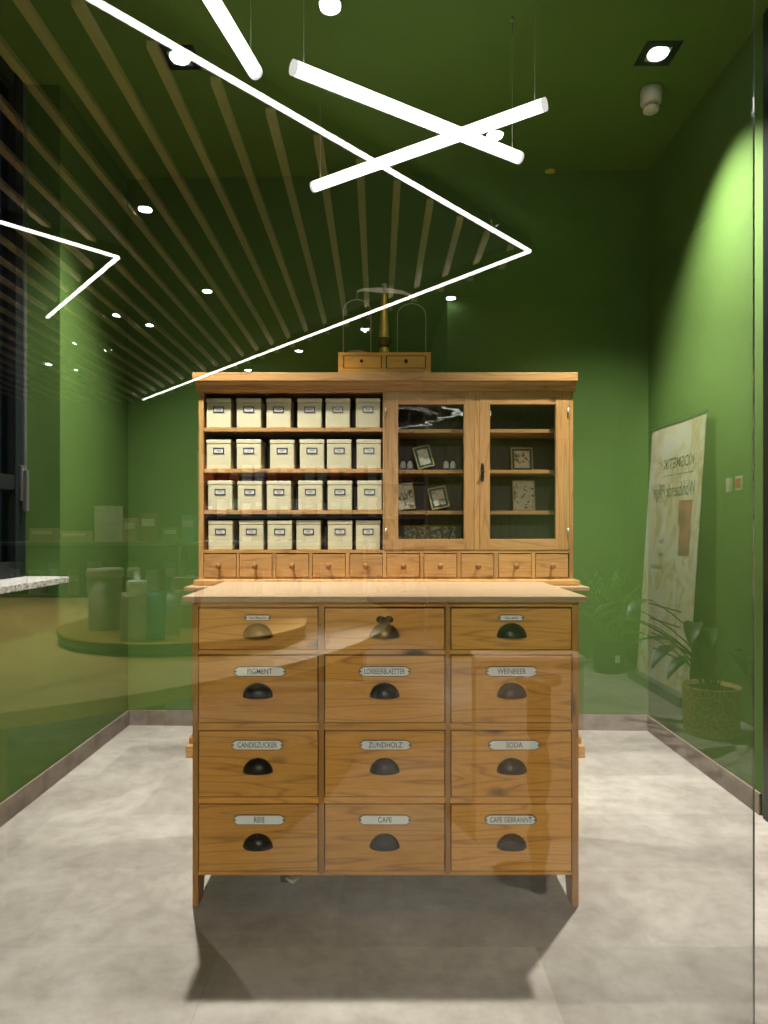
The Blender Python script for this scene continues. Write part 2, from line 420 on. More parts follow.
# shop shell behind the camera (mirrored in the glass)
struct(MB().box(-6.2, -1.80, G, G+0.15, 0, CEIL), 'wall_front_left', 'green', 'green wall left of the glass front', 'wall')
struct(MB().box(1.80, 2.5, G, G+0.15, 0, CEIL), 'wall_front_right', 'green', 'green wall right of the glass front', 'wall')
struct(MB().box(SHOPX1, SHOPX1+0.2, -3.8, G, 0, CEIL), 'wall_shop_right', 'green', 'green shop wall behind the banner, mirrored in the glass', 'wall')
struct(MB().box(SHOPX0-0.2, SHOPX0, SHOPY0, G, 0, CEIL), 'wall_shop_left', 'green', 'green shop side wall', 'wall')
struct(MB().box(-6.2, 0.65, SHOPY0-0.2, SHOPY0, 0, CEIL), 'wall_shop_rear', 'anth', 'dark rear wall of the shop', 'wall')
struct(MB().box(0.65, 2.5, SHOPY0-0.2, -3.8, 0, CEIL), 'wall_shop_block', 'green', 'green shop wall with the flush door, mirrored in the glass', 'wall')
dd = thing('door_2', mir(1.55, 6.4, 0), 'flush green door in the mirrored shop wall', 'door', None, 'structure')
x0, x1 = 1.05, 2.19
p = MB(); p.box(x0, x1, -3.799, -3.785, 0.01, 2.02, 0, 0.002); part(p, 'door_leaf', 'greend', dd)
p = MB(); p.box(0.70, 2.25, -3.799, -3.782, 2.05, 3.30, 0, 0.002); part(p, 'overpanel', 'greend', dd)
p = MB(); p.tube([(1.15, -3.785, 1.05), (1.15, -3.74, 1.05), (1.27, -3.74, 1.05)], 0.008); part(p, 'door_handle', 'greend', dd)

# slatted ceiling: bounded by the line lights
HC = CEIL-CH
def cpt(px, py, drop=0.0):      # point on the mirrored ceiling
    D = (HC-drop)*F/(CY-py); return X(px, D), D
A = cpt(60, -18); B = cpt(530, 252); C_ = cpt(143, 400)
st = MB()
edges = [(A, B), (B, C_)]
x = -5.9
while x < B[0]:
    # D-range of the slat inside the panel: right of line A-B it begins, ends at line B-C
    d0 = 1.35
    if x > A[0]: d0 = A[1]+(B[1]-A[1])*(x-A[0])/(B[0]-A[0])
    d1 = 11.45
    if x > C_[0]: d1 = C_[1]+(B[1]-C_[1])*(x-C_[0])/(B[0]-C_[0])
    if d1-d0 > 0.05:
        a = mir(x, d1-0.03, 0).y; b = mir(x, d0+0.03, 0).y
        st.box(x, x+0.046, a, b, CEIL-0.052, CEIL-0.02)
    x += 0.222
st_o = struct(st, 'trim_2', 'slat', 'pale wooden slats on the shop ceiling, mirrored in the glass', 'ceiling slats')
pts = [(-5.95, mir(0, 1.36, 0).y), (A[0], mir(0, 1.36, 0).y), (A[0], mir(0, A[1], 0).y), (B[0], mir(0, B[1], 0).y), (C_[0], mir(0, C_[1], 0).y), (-5.95, SHOPY0+0.02)]
struct(MB().prism(pts, 'z', CEIL-0.02, CEIL-0.001), 'trim_3', 'slatback', 'dark board behind the mirrored wooden slats', 'ceiling board')

# ------------------------------------------------------------------ line lights
def line_light(points, label, wd=0.023):
    o = thing('line_light', (*mir(points[0][0], points[0][1], 0).xy, CEIL-0.11), label, 'line light', 'line lights in the slatted ceiling')
    for (a, b) in zip(points[:-1], points[1:]):
        p = mir(*a, CEIL-0.105); q = mir(*b, CEIL-0.105)
        d = (q-p).normalized(); s_ = Vector((-d.y, d.x, 0))*wd/2
        lamp = MB(); lamp.prism([(p-s_).xy[:], (q-s_).xy[:], (q+s_).xy[:], (p+s_).xy[:]], 'z', CEIL-0.115, CEIL-0.10)
        part(lamp, 'light_strip', 'line', o)
        s2 = s_*1.15
        h = MB(); h.prism([(p-s2).xy[:], (q-s2).xy[:], (q+s2).xy[:], (p+s2).xy[:]], 'z', CEIL-0.0995, CEIL-0.022)
        part(h, 'profile', 'slatback', o)
    return o
dr = 0.115
line_light([cpt(60, -18, dr), cpt(530, 252, dr), cpt(143, 400, dr)], 'long bright zigzag line light on the mirrored slat ceiling')
line_light([cpt(-60, 205, dr), cpt(118, 258, dr), cpt(47, 318, dr)], 'shorter bright angled line light at the far left of the mirrored slat ceiling')

# ------------------------------------------------------------------ ceiling spots
def spot_data(name, energy, ang, blend, color=(1, 0.93, 0.82), r=0.035):
    d = bpy.data.lights.new(name, 'SPOT'); d.energy = energy; d.spot_size = R(ang); d.spot_blend = blend
    d.shadow_soft_size = r; d.color = color; return d
sd = spot_data('niche_spot', NICHE_W, 92, 1.0)
def niche_spot(px, py, label, e=1.0):
    D = HC*F/(CY-py); x = X(px, D)
    o = thing('recessed_spotlight', (x, D, CEIL), label, 'ceiling spotlight', 'recessed ceiling spots above the cabinets')
    fr = MB(); a, b = 0.080, 0.046
    fr.box(-a, a, -a, -b, -0.006, -0.0002, 0, 0.001); fr.box(-a, a, b, a, -0.006, -0.0002, 0, 0.001)
    fr.box(-a, -b, -b, b, -0.006, -0.0002, 0, 0.001); fr.box(b, a, -b, b, -0.006, -0.0002, 0, 0.001)
    fr.build('trim', 'black', o)
    MB().lathe([(0.0, -0.008), (0.043, -0.008), (0.046, -0.001), (0, -0.001)]).build('lens', 'spotlens', o)
    l = bpy.data.objects.new('lamp', sd if e == 1 else spot_data('niche_spot', NICHE_W*e, 86, 0.12)); col.objects.link(l); l.parent = o; l.location = (0, 0, -0.02)
niche_spot(180, 57, 'square black ceiling spot at the left, half behind the line light')
niche_spot(658, 53, 'square black ceiling spot near the right wall, beside the smoke detector')
# shop downlights (mirrored)
sd2 = spot_data('shop_spot', SHOP_W, 110, 0.8, (1, 0.95, 0.86), 0.05)
proto = None
def shop_spot(x, D, label, power=True, e=1.0):
    global proto
    if proto is None:
        o = thing('shop_downlight', mir(x, D, CEIL-0.02), label, 'downlight', 'round downlights of the shop')
        MB().lathe([(0.062, -0.001), (0.062, -0.012), (0.045, -0.012), (0.042, -0.001)]).build('rim', 'black', o)
        MB().lathe([(0.0, -0.014), (0.042, -0.014), (0.044, -0.004), (0, -0.004)]).build('lens', 'shoplens', o)
        proto = o
    else:
        o = tree(proto); o.location = mir(x, D, CEIL-0.02); o['label'] = label
        for ch in [k for k in bpy.data.objects if k.parent == o and k.type == 'LIGHT']: bpy.data.objects.remove(ch)
    if power:
        l = bpy.data.objects.new('lamp', sd2 if e == 1.0 else spot_data('shop_spot', SHOP_W*e, 66, 0.8, (1, 0.95, 0.86), 0.05)); col.objects.link(l); l.parent = o; l.location = (0, 0, -0.03)
spots = [((330, 5), 'mirrored downlight at the very top edge of the picture'), ((495, 135), 'mirrored downlight behind the crossed light tubes'),
         ((145, 209), 'mirrored downlight above left, between the two line lights'),
         ((207, 291), 'mirrored downlight right of the short line light, above the tins'),
         ((117, 315), 'mirrored downlight just below the corner of the short line light'),
         ((150, 325), 'mirrored downlight below and right of the short line light'),
         ((77, 343), 'mirrored downlight below the tip of the short line light'),
         ((108, 350), 'mirrored downlight in the lower middle of the left cluster'),
         ((48, 364), 'small mirrored downlight at the far lower left'),
         ((74, 370), 'small mirrored downlight, lowest of the left cluster'),
         ((299, 351), 'mirrored downlight left of the brass scale'),
         ((365, 329), 'mirrored downlight inside the left hanger of the scale'),
         ((451, 298), 'mirrored downlight right of the brass scale'),
         ((248, 370), 'tiny mirrored downlight just above the cabinet cornice')]
for (p, lb) in spots:
    x, D = cpt(p[0], p[1], 0.03); shop_spot(x, min(D, 11.3), lb, power=(D < 8.6 and p not in ((330, 5), (495, 135), (451, 298), (365, 329))), e=1.0)
shop_spot(-1.7, 2.75, 'added downlight out of view, brightening the display table', e=3.6)  # added lamp, kept out of view, to light the table
def accent(px, py, target, e, ang, label):  # added lamps that brighten the counter front, banner and plinth
    x, D = cpt(px, py, 0.12); p = mir(x, D, CEIL-0.12)
    o = thing('added_spotlight', p, label, 'spotlight', 'added spotlights that brighten counter, banner and plinth')
    d = (Vector(target)-p).normalized()
    MB().tube([-d*0.09, -d*0.0], 0.026, 20).build('housing', 'black', o)
    MB().tube([-d*0.05, Vector((-d.x*0.05, -d.y*0.05, 0.118))], 0.006, 8).build('stem', 'black', o)
    MB().tube([d*0.0005, d*0.003], 0.010, 20).build('lens', 'acclens', o)
    l = bpy.data.objects.new('lamp', spot_data('accent', e, ang, 0.6, (1, 0.93, 0.82), 0.006)); col.objects.link(l); l.parent = o
    l.location = d*0.02; l.rotation_mode = 'QUATERNION'; l.rotation_quaternion = d.to_track_quat('-Z', 'Y')
accent(365, 330, (0.0, 2.2, 0.82), 950, 26, 'added black spotlight on the mirrored ceiling, brightening the counter front')
accent(497, 225, (2.1, mir(0, 5.0, 0).y, 0.9), 420, 84, 'added black spotlight on the mirrored ceiling, brightening the banner')
accent(620, -200, (0.60, -0.05, 0.35), 260, 40, 'added black spotlight out of view, brightening the pale plinth')

# smoke detector, sprinkler cover
D = 3.36
sm = thing('smoke_detector', (X(651, D), D, CEIL), 'white cylindrical smoke detector on the ceiling below the right spot', 'smoke detector')
MB().lathe([(0.0, -0.0005), (0.046, -0.0005), (0.050, -0.012), (0.050, -0.070), (0.042, -0.078), (0.0, -0.078)]).build('housing', 'plasticw', sm)
MB().lathe([(0.0, -0.079), (0.022, -0.079), (0.022, -0.092), (0.037, -0.094), (0.037, -0.108), (0.030, -0.114), (0, -0.114)]).build('sensor_head', 'plasticw', sm)
D = HC*F/(CY-171)
tag(MB().lathe([(0, -0.0005), (0.03, -0.0005), (0.03, -0.006), (0.022, -0.012), (0, -0.012)], (X(550, D), D, CEIL)).build('sprinkler_cover', 'yellow'), 'small yellow round cover on the ceiling', 'ceiling cover')

# ------------------------------------------------------------------ pendant tubes
def pendant(a, b, label):
    a = Vector(a); b = Vector(b); mid = (a+b)/2; d = (b-a).normalized(); ln = (b-a).length
    o = thing('pendant_tube_light', mid, label, 'pendant tube light', 'hanging light tubes')
    r = 0.0240
    MB().tube([a+d*0.012-mid, mid*0, b-d*0.012-mid], r, 20).build('tube', 'tube', o)
    for e, s_ in ((a, 1), (b, -1)):
        MB().tube([e-mid, e+d*0.012*s_-mid], r*1.03, 20).build('end_cap', 'capw', o)
    for t in (0.045/ln, 1-0.045/ln):
        q = a.lerp(b, t)
        MB().tube([q+Vector((0,0,r))-mid, Vector((q.x, q.y, CEIL-0.012))-mid], 0.0011, 6).build('suspension_wire', 'pewter', o)
        MB().lathe([(0.0, -0.014), (0.006, -0.014), (0.009, -0.0005), (0, -0.0005)], Vector((q.x, q.y, CEIL))-mid, seg=12).build('ceiling_anchor', 'pewter', o)
def tp(px, py, z): D = (z-CH)*F/(CY-py); return (X(px, D), D, z)
pendant(tp(292, 67, 2.80), tp(520, 158, 2.80), 'glowing white tube sloping down to the right, one of the crossed pair')
pendant(tp(313, 187, 2.86), tp(546, 104, 2.86), 'glowing white tube rising to the right, crossing the other')
pa = Vector(tp(256, 73, 2.80)); pd = Vector(tp(212, 0, 2.80)); dn = (pd-pa).normalized()
pendant(pa+dn*0.80, pa, 'glowing white tube cut off by the top edge, left of the crossed pair')

# ------------------------------------------------------------------ drawer counter (front)
D0 = 2.20
def cx(px): return X(px, D0)
def cz(py): return Z(py, D0)
XL, XR = cx(192.5), cx(578.7)
ct = thing('drawer_counter', ((XL+XR)/2, 2.45, 0), 'old pine shop counter with twelve labelled drawers and iron cup pulls', 'drawer counter')
part(MB().box(-0.622, 0.664, 2.165, 2.765, 0.984, 1.003, 0, 0.003), 'countertop', 'top', ct, 'pale scrubbed pine top')
def foot(y0, y1, zt): return [(y0, 0.0), (y0+0.065, 0.0), (y0+0.10, zt), (y1-0.10, zt), (y1-0.065, 0.0), (y1, 0.0), (y1, 0.984), (y0, 0.984)]
for a, b in ((XL, cx(198.2)), (cx(572.2), XR)):
    part(MB().prism(foot(2.20, 2.74, 0.105), 'x', a, b, 0, 0.001), 'side_panel', 'fz', ct)
zb = cz(875)
# case: dark inner board behind the fronts, back panel and bottom
part(MB().box(cx(198.2), cx(572.2), 2.235, 2.72, zb+0.004, 0.982), 'case', 'gap', ct, 'dark case behind the drawer fronts')
part(MB().box(cx(198.2), cx(572.2), 2.722, 2.738, zb, 0.982), 'back_panel', 'fz', ct)
part(MB().box(cx(198.2), cx(572.2), 2.197, 2.234, cz(606.6), 0.983, 0, 0.001), 'top_rail', 'fx', ct)
for y0, y1 in ((723.2, 730.0), (797.2, 803.4), (871.6, 875.2), (650.0, 654.4)):
    part(MB().box(cx(198.4), cx(572.0), 2.2005, 2.236, cz(y1), cz(y0), 0, 0.001), 'rail', 'fx', ct)
for a, b in ((318.6, 324.2), (445.4, 450.4)):
    part(MB().box(cx(a), cx(b), 2.199, 2.236, zb+0.002, cz(606.7), 0, 0.001), 'divider', 'fz', ct)
cols = ((199.0, 317.6), (325.2, 444.4), (451.4, 571.2))
rows = ((608.6, 649.2), (656.0, 722.3), (731.2, 796.3), (804.6, 870.6))
texts = [['Jodk. Magnesia', None, 'Lac. sulfur.'], ['PIGMENT', 'LORBEERBLAETTER', 'WEINBEER'], ['CANDISZUCKER', 'ZÜNDHOLZ', 'SODA'], ['REIS', 'CAFE', 'CAFE GEBRANNT']]
texts[0] = ['Usta Magnesia', None, 'Usa. galma']
def cup_pull(c, mats):
    m = MB(); t = bmesh.new(); a, b, dp = 0.0445, 0.042, 0.026; nu, nv = 20, 8
    def sh(k, off):
        g = []
        for i in range(nu+1):
            row = []
            for j in range(nv+1):
                th = PI*i/nu; ph = PI/2*j/nv
                row.append(t.verts.new((c[0]+a*k*math.cos(th)*math.cos(ph), c[1]-dp*k*math.sin(ph)-off, c[2]+b*k*math.sin(th)*math.cos(ph))))
            g.append(row)
        for i in range(nu):
            for j in range(nv):
                f = (g[i][j], g[i+1][j], g[i+1][j+1], g[i][j+1])
                if len(set(v.co.to_tuple(7) for v in f)) > 2:
                    try: t.faces.new(f)
                    except Exception: pass
    sh(1.0, 0.001); sh(0.90, 0.0)
    bmesh.ops.remove_doubles(t, verts=t.verts, dist=1e-6)
    m._merge(t, 0, True)
    pts = [(c[0]+(a+0.004)*math.cos(PI*i/24), c[2]+(b+0.004)*math.sin(PI*i/24)) for i in range(25)]
    pts += [(c[0]-(a-0.004), c[2]-0.001), (c[0]+(a-0.004), c[2]-0.001)]
    m.prism(pts, 'y', c[1]-0.0025, c[1])
    m.lathe([(0.0, -0.006), (0.004, -0.005), (0.005, 0)], (c[0], c[1]-0.002, c[2]+b-0.001), 'y', 10)
    return m
def plate(cxw, zw, wd, ht, y, txt, size, sx, script=False):
    m = MB()
    def shape(w_, h_):
        k = h_*0.42
        return [(cxw-w_/2+k, zw-h_/2), (cxw+w_/2-k, zw-h_/2), (cxw+w_/2-k*0.35, zw-h_*0.30), (cxw+w_/2, zw-h_*0.18), (cxw+w_/2, zw+h_*0.18), (cxw+w_/2-k*0.35, zw+h_*0.30), (cxw+w_/2-k, zw+h_/2),
                (cxw-w_/2+k, zw+h_/2), (cxw-w_/2+k*0.35, zw+h_*0.30), (cxw-w_/2, zw+h_*0.18), (cxw-w_/2, zw-h_*0.18), (cxw-w_/2+k*0.35, zw-h_*0.30)]
    m.prism(shape(wd, ht), 'y', y-0.0018, y, 1)
    m.prism(shape(wd-0.005, ht-0.005), 'y', y-0.0034, y-0.0016, 0)
    if txt: m.text(txt, size, (cxw, y-0.0036, zw), sx, '-y', 1, 0.0004, shear=0.3 if script else 0)
    for s_ in (-1, 1): m.lathe([(0, -0.002), (0.0026, -0.0015), (0.003, 0)], (cxw+s_*(wd/2-0.0055), y-0.0034, zw), 'y', 10, 1)
    return m
plx = {(0,0): 257.7, (0,2): 511, (1,0): 260, (1,1): 384.5, (1,2): 511.5, (2,0): 257.5, (2,1): 385.5, (2,2): 514, (3,0): 259.3, (3,1): 384.8, (3,2): 510.5}
ply = {0: (617.7, 618), 1: (671.3, 670.7), 2: (744.8, 744), 3: (819.5, 818.8)}
pull_y = {0: 637.2, 1: 696.8, 2: 772.0, 3: 847.5}
for r, (y0, y1) in enumerate(rows):
    for c, (a, b) in enumerate(cols):
        dw = part(MB().box(cx(a), cx(b), 2.199, 2.234, cz(y1), cz(y0), 0, 0.0015), 'drawer', 'fx', ct)
        pm = 'bronze' if (r == 0 and c < 2) else 'iron'
        px = {0: 258.0, 1: 384.6, 2: 511.6}[c]
        part(cup_pull((cx(px), 2.199, cz(pull_y[r])), pm), 'cup_pull', pm, dw, 'worn bronze cup pull' if pm == 'bronze' else None)
        if (r, c) == (0, 1):
            k = MB(); k.lathe([(0.0, -0.004), (0.0125, -0.004), (0.0145, 0)], (cx(384.6)-0.013, 2.1985, cz(619.8)), 'y', 16, 0, 1, 0.9)
            k.lathe([(0.0, -0.004), (0.0125, -0.004), (0.0145, 0)], (cx(384.6)+0.013, 2.1985, cz(619.8)), 'y', 16, 0, 1, 0.9)
            k.box(cx(384.6)-0.003, cx(384.6)+0.003, 2.192, 2.1985, cz(625), cz(617), 0, 0.001)
            part(k, 'escutcheon', 'iron', dw)
        elif r == 0:
            wd = 0.085 if c == 0 else 0.082
            part(plate(cx(plx[(r, c)]), cz(ply[0][0]), wd, 0.0205, 2.199, texts[r][c], 0.0115, 0.85, True), 'label_plate', ['enamel', 'ink'], dw)
        else:
            tx = texts[r][c]; sx = 0.80 if len(tx) < 10 else (0.62 if len(tx) > 13 else 0.70)
            part(plate(cx(plx[(r, c)]), cz(ply[r][0]), 0.166, 0.033, 2.199, tx, 0.0245, sx), 'label_plate', ['enamel', 'ink'], dw)

# plug and cable on the floor below
cb = thing('power_cable', (X(284, 2.36), 2.36, 0), 'dark plug with a white cable on the floor under the counter', 'cable')
part(MB().tube([(X(262, 2.46), 2.50, 0.006), (X(272, 2.42), 2.44, 0.008), (X(281, 2.38), 2.385, 0.012)], 0.006), 'cable', 'plasticw', cb)
part(MB().tube([(X(287, 2.36), 2.355, 0.012), (X(293, 2.35), 2.335, 0.010), (X(300, 2.37), 2.375, 0.012)], 0.007), 'cable', 'plasticw', cb)
part(MB().box(X(280.5, 2.36), X(288, 2.36), 2.35, 2.40, 0.0, 0.028, 0, 0.004), 'plug', 'black', cb)

# ------------------------------------------------------------------ rear base cabinet
bt = thing('base_cabinet', (0.045, 3.85, 0), 'pine base cabinet under the shelf cabinet, mostly hidden by the drawer counter', 'base cabinet')
part(MB().box(-1.017, 1.109, 3.575, 4.08, 0.891, 0.9105, 0, 0.003), 'countertop', 'top', bt)
part(MB().box(-0.955, 1.045, 3.66, 4.07, 0.10, 0.890, 0, 0.002), 'body', 'hx', bt)
part(MB().box(X(186.5, 3.64), X(584.2, 3.64), 3.62, 4.08, 0.0, 0.062, 0, 0.004), 'plinth', 'hx', bt)
part(MB().box(X(187.5, 3.64), X(583, 3.64), 3.66, 4.08, 0.064, 0.098, 0, 0.008), 'plinth_moulding', 'fz', bt)
for i in range(4):
    a = -0.93+i*0.49
    dr_ = part(MB().box(a, a+0.475, 3.648, 3.662, 0.13, 0.86, 0, 0.002), 'cabinet_door', 'hz', bt)
    part(MB().lathe([(0.006, 0), (0.006, -0.008), (0.014, -0.014), (0.012, -0.022), (0, -0.025)], (a+0.42, 3.648, 0.55), 'y', 14), 'knob', 'knobw', dr_)

# ------------------------------------------------------------------ glazed shelf cabinet (hutch)
D1 = 3.75
def hx(px): return X(px, D1)
def hz(py): return Z(py, D1)
hu = thing('shelf_cabinet', (0.043, 3.9, 0.911), 'wide pine shelf cabinet with two glazed doors and a row of ten small drawers', 'shelf cabinet')
BY = 4.07
part(MB().box(-0.992, 1.087, 3.665, BY, 0.911, 0.940, 0, 0.006), 'base_moulding', 'hx', hu)
for a, b in ((198.7, 203.4), (569.3, 573.2)):
    part(MB().box(hx(a), hx(b), 3.75, BY, 0.9405, 1.985, 0, 0.001), 'side_panel', 'hz', hu)
part(MB().box(hx(203.5), hx(569.2), BY-0.014, BY, 0.9405, 1.985), 'back_panel', 'inner', hu, 'dark brown vertical boards')
co = MB(); zt = hz(372.4)+0.0
prof = [(3.745, 1.972), (3.738, 1.976), (3.738, 1.983), (3.732, 1.985), (3.730, 1.998), (3.724, 2.008), (3.718, 2.014), (3.718, 2.018), (BY, 2.018), (BY, 1.972)]
co.prism(prof, 'x', -0.995, 1.082, 0)
cornice = part(co, 'cornice', 'hx', hu)
cz0 = part(MB().box(X(192.2, 3.705), X(578, 3.705), 3.705, BY, 2.0185, 2.0645, 0, 0.003), 'top_board', 'hx', hu)
# left open half: shelves
sh_y = ((427.6, 431.2), (468.8, 472.4), (510.3, 514.0))
for y0, y1 in sh_y:
    part(MB().box(hx(203.5), hx(382.8), 3.758, BY-0.015, hz(y1), hz(y0), 0, 0.001), 'shelf', 'hx', hu)
    part(MB().box(hx(389.2), hx(569.1), 3.80, BY-0.015, hz(y1+0.2), hz(y0+0.2), 0, 0.001), 'shelf', 'hx', hu)
part(MB().box(hx(203.5), hx(569.1), 3.752, BY-0.015, hz(553.2), hz(550.2), 0, 0.001), 'bottom_board', 'hx', hu)
part(MB().box(hx(203.5), hx(569.1), 3.753, 3.80, 1.966, 1.984, 0, 0.001), 'top_rail', 'hx', hu)
part(MB().box(hx(382.9), hx(384.6), 3.752, BY-0.015, hz(550.1), 1.965, 0, 0.001), 'partition', 'hz', hu)
part(MB().box(hx(384.7), hx(389.1), 3.776, BY-0.015, hz(550.1), 1.965, 0, 0.001), 'partition', 'inner', hu)
part(MB().box(hx(474.2), hx(479.0), 3.750, 3.80, hz(550.1), 1.965, 0, 0.002), 'center_stile', 'hz', hu)
part(MB().box(hx(203.5), hx(569.1), 3.753, 3.80, 0.9405, hz(577.4), 0, 0.001), 'bottom_rail', 'hx', hu)
part(MB().box(hx(203.5), hx(569.1), 3.785, BY-0.015, 0.945, hz(553.4)), 'drawer_case', 'gap', hu)
# doors
def door(a, b, ga, gb, hinge_left):
    y0, y1 = 3.749, 3.775; z0, z1 = hz(549.8), hz(392.2); gz0, gz1 = hz(539.0), hz(404.3)
    A_, B_, GA, GB = hx(a), hx(b), hx(ga), hx(gb)
    m = MB()
    m.box(A_, GA, y0, y1, z0, z1, 1, 0.0015); m.box(GB, B_, y0, y1, z0, z1, 1, 0.0015)
    m.box(GA, GB, y0, y1, z0, gz0, 0, 0.0015); m.box(GA, GB, y0, y1, gz1, z1, 0, 0.0015)
    d = part(m, 'glazed_door', ['hx', 'hz'], hu)
    pn = part(MB().box(GA-0.003, GB+0.003, y0+0.0195, y0+0.0225, gz0-0.003, gz1+0.003), 'pane', 'oldpane', d)
    pc = Vector(((GA+GB)/2, y0+0.021, (gz0+gz1)/2)); po = world_of(hu)
    ro = Matrix.Rotation(R(-1.7 if hinge_left else -1.6), 3, 'X') @ Matrix.Rotation(R(-0.6 if hinge_left else -2.4), 3, 'Z')
    for v in pn.data.vertices: v.co = ro @ (v.co+po-pc)+pc-po
    hxp = A_+0.006 if hinge_left else B_-0.006
    for zz in (hz(412), hz(532)):
        part(MB().tube([(hxp, y0-0.003, zz-0.022), (hxp, y0-0.003, zz+0.022)], 0.0045, 8), 'hinge', 'pewter', d)
    return d
door(384.8, 474.0, 398.2, 464.0, True)
dR = door(479.2, 569.0, 490.0, 555.6, False)
k = MB(); xk = hx(482.3)
k.prism([(xk-0.010, hz(481)), (xk+0.006, hz(481.5)), (xk+0.010, hz(476)), (xk+0.005, hz(472)), (xk+0.010, hz(469)), (xk+0.006, hz(464)), (xk, hz(462.8)), (xk-0.006, hz(464)), (xk-0.010, hz(469)), (xk-0.005, hz(472)), (xk-0.010, hz(476))], 'y', 3.746, 3.7485)
k.lathe([(0.005, 0), (0.005, -0.012), (0.009, -0.018), (0, -0.022)], (xk, 3.747, hz(472)), 'y', 12)
part(k, 'lock_plate', 'iron', dR)
# ten small drawers
for i, a in enumerate((203.9, 239.6, 276.2, 313.0, 350.0, 387.0, 424.2, 461.3, 498.8, 535.8)):
    x0 = hx(a); x1 = hx(a+32.2)
    d = part(MB().box(x0, x1, 3.7485, 3.784, hz(577.0), hz(554.4), 0, 0.0015), 'small_drawer', 'hx', hu)
    part(MB().lathe([(0.008, 0), (0.007, -0.012), (0.009, -0.017), (0.0155, -0.024), (0.0165, -0.031), (0.012, -0.038), (0, -0.040)], ((x0+x1)/2+0.002*((i*7) % 3-1), 3.7485, hz(566.0)), 'y', 16), 'knob', 'knobw', d)
    if i < 9: part(MB().box(x1+0.003, hx((203.9, 239.6, 276.2, 313.0, 350.0, 387.0, 424.2, 461.3, 498.8, 535.8)[i+1])-0.003, 3.7505, 3.80, hz(577.3), hz(553.3)), 'drawer_divider', 'hz', hu)

# ------------------------------------------------------------------ cream tins
DT = 3.772
tinx = [[206.6, 236.6, 266.4, 297.6, 325.8, 356.0], [206.4, 236.8, 269.8, 299.8, 326.9, 356.6], [208.2, 237.6, 266.8, 298.2, 327.7, 357.7], [208.2, 239.2, 267.6, 296.2, 328.0, 355.9]]
tz = [hz(427.4), hz(468.7), hz(510.2), hz(550.1)]
rown = ['top shelf', 'second shelf', 'third shelf', 'bottom shelf']
ordn = ['first tin from the left', 'second tin from the left', 'third tin from the left', 'third tin from the right', 'second tin from the right', 'last tin beside the glazed door']
WT, HT, DP = 0.134, 0.163, 0.165
tin = thing('storage_tin', (0, 0, 0), 'cream tin', 'storage tin', 'cream label tins in the shelf cabinet')
MB().box(-WT/2, WT/2, 0, DP, 0, HT-0.024, 0, 0.006, 3).build('body', 'tin', tin)
MB().box(-WT/2-0.0015, WT/2+0.0015, -0.0015, DP+0.0015, HT-0.0235, HT, 0, 0.005, 3).build('lid', 'tin', tin)
lf = MB(); w2, h2, t2 = 0.030, 0.0165, 0.0055; zc = HT-0.062
lf.box(-w2, w2, -0.003, 0.0002, zc+h2-t2, zc+h2, 0, 0.001); lf.box(-w2, w2, -0.003, 0.0002, zc-h2, zc-h2+t2, 0, 0.001)
lf.box(-w2, -w2+t2, -0.003, 0.0002, zc-h2, zc+h2, 0, 0.001); lf.box(w2-t2, w2, -0.003, 0.0002, zc-h2, zc+h2, 0, 0.001)
lh = lf.build('label_holder', 'labf', tin)
cd = MB(); cd.box(-w2+0.004, w2-0.004, -0.0012, 0.0004, zc-h2+0.004, zc+h2-0.004)
for k, (a, b) in enumerate(((-0.014, 0.012), (-0.009, 0.010))): cd.box(a, b, -0.0016, -0.0011, zc+0.002-k*0.006, zc+0.004-k*0.006, 1)
cd.build('label_card', ['card', 'greyink'], lh)
first = True
for r in range(4):
    for c in range(6):
        o = tin if first else tree(tin); first = False
        o.location = (X(tinx[r][c], DT)+WT/2+random.uniform(-.001, .001), DT+random.uniform(-0.003, 0.005), tz[r]+0.0006)
        o['label'] = 'cream tin with a framed label, %s on the %s' % (ordn[c], rown[r])

# ------------------------------------------------------------------ framed herbarium pictures behind the glass
def art(seed, n=3):
    m, nt, b = newmat('pressed_flower_print')
    tc = N(nt, 'ShaderNodeTexCoord'); mp = N(nt, 'ShaderNodeMapping'); mp.inputs['Location'].default_value = (seed*3.1, seed*1.7, 0)
    L(nt, tc.outputs['Object'], mp.inputs['Vector'])
    f = noise(nt, mp.outputs[0], 38, 3, 0.6, 1.0)
    L(nt, ramp(nt, f, [(0.47, (0.70, 0.70, 0.60)), (0.56, (0.62, 0.60, 0.48)), (0.60, (0.26, 0.12, 0.06)), (0.68, (0.10, 0.12, 0.04))]), b.inputs['Base Color'])
    b.inputs['Roughness'].default_value = 0.5; return m
M['goldf'] = plain('pale_gilt_frame', (0.55, 0.42, 0.18), 0.35, 0.4)
M['tealf'] = plain('teal_mount', (0.03, 0.10, 0.12), 0.5)
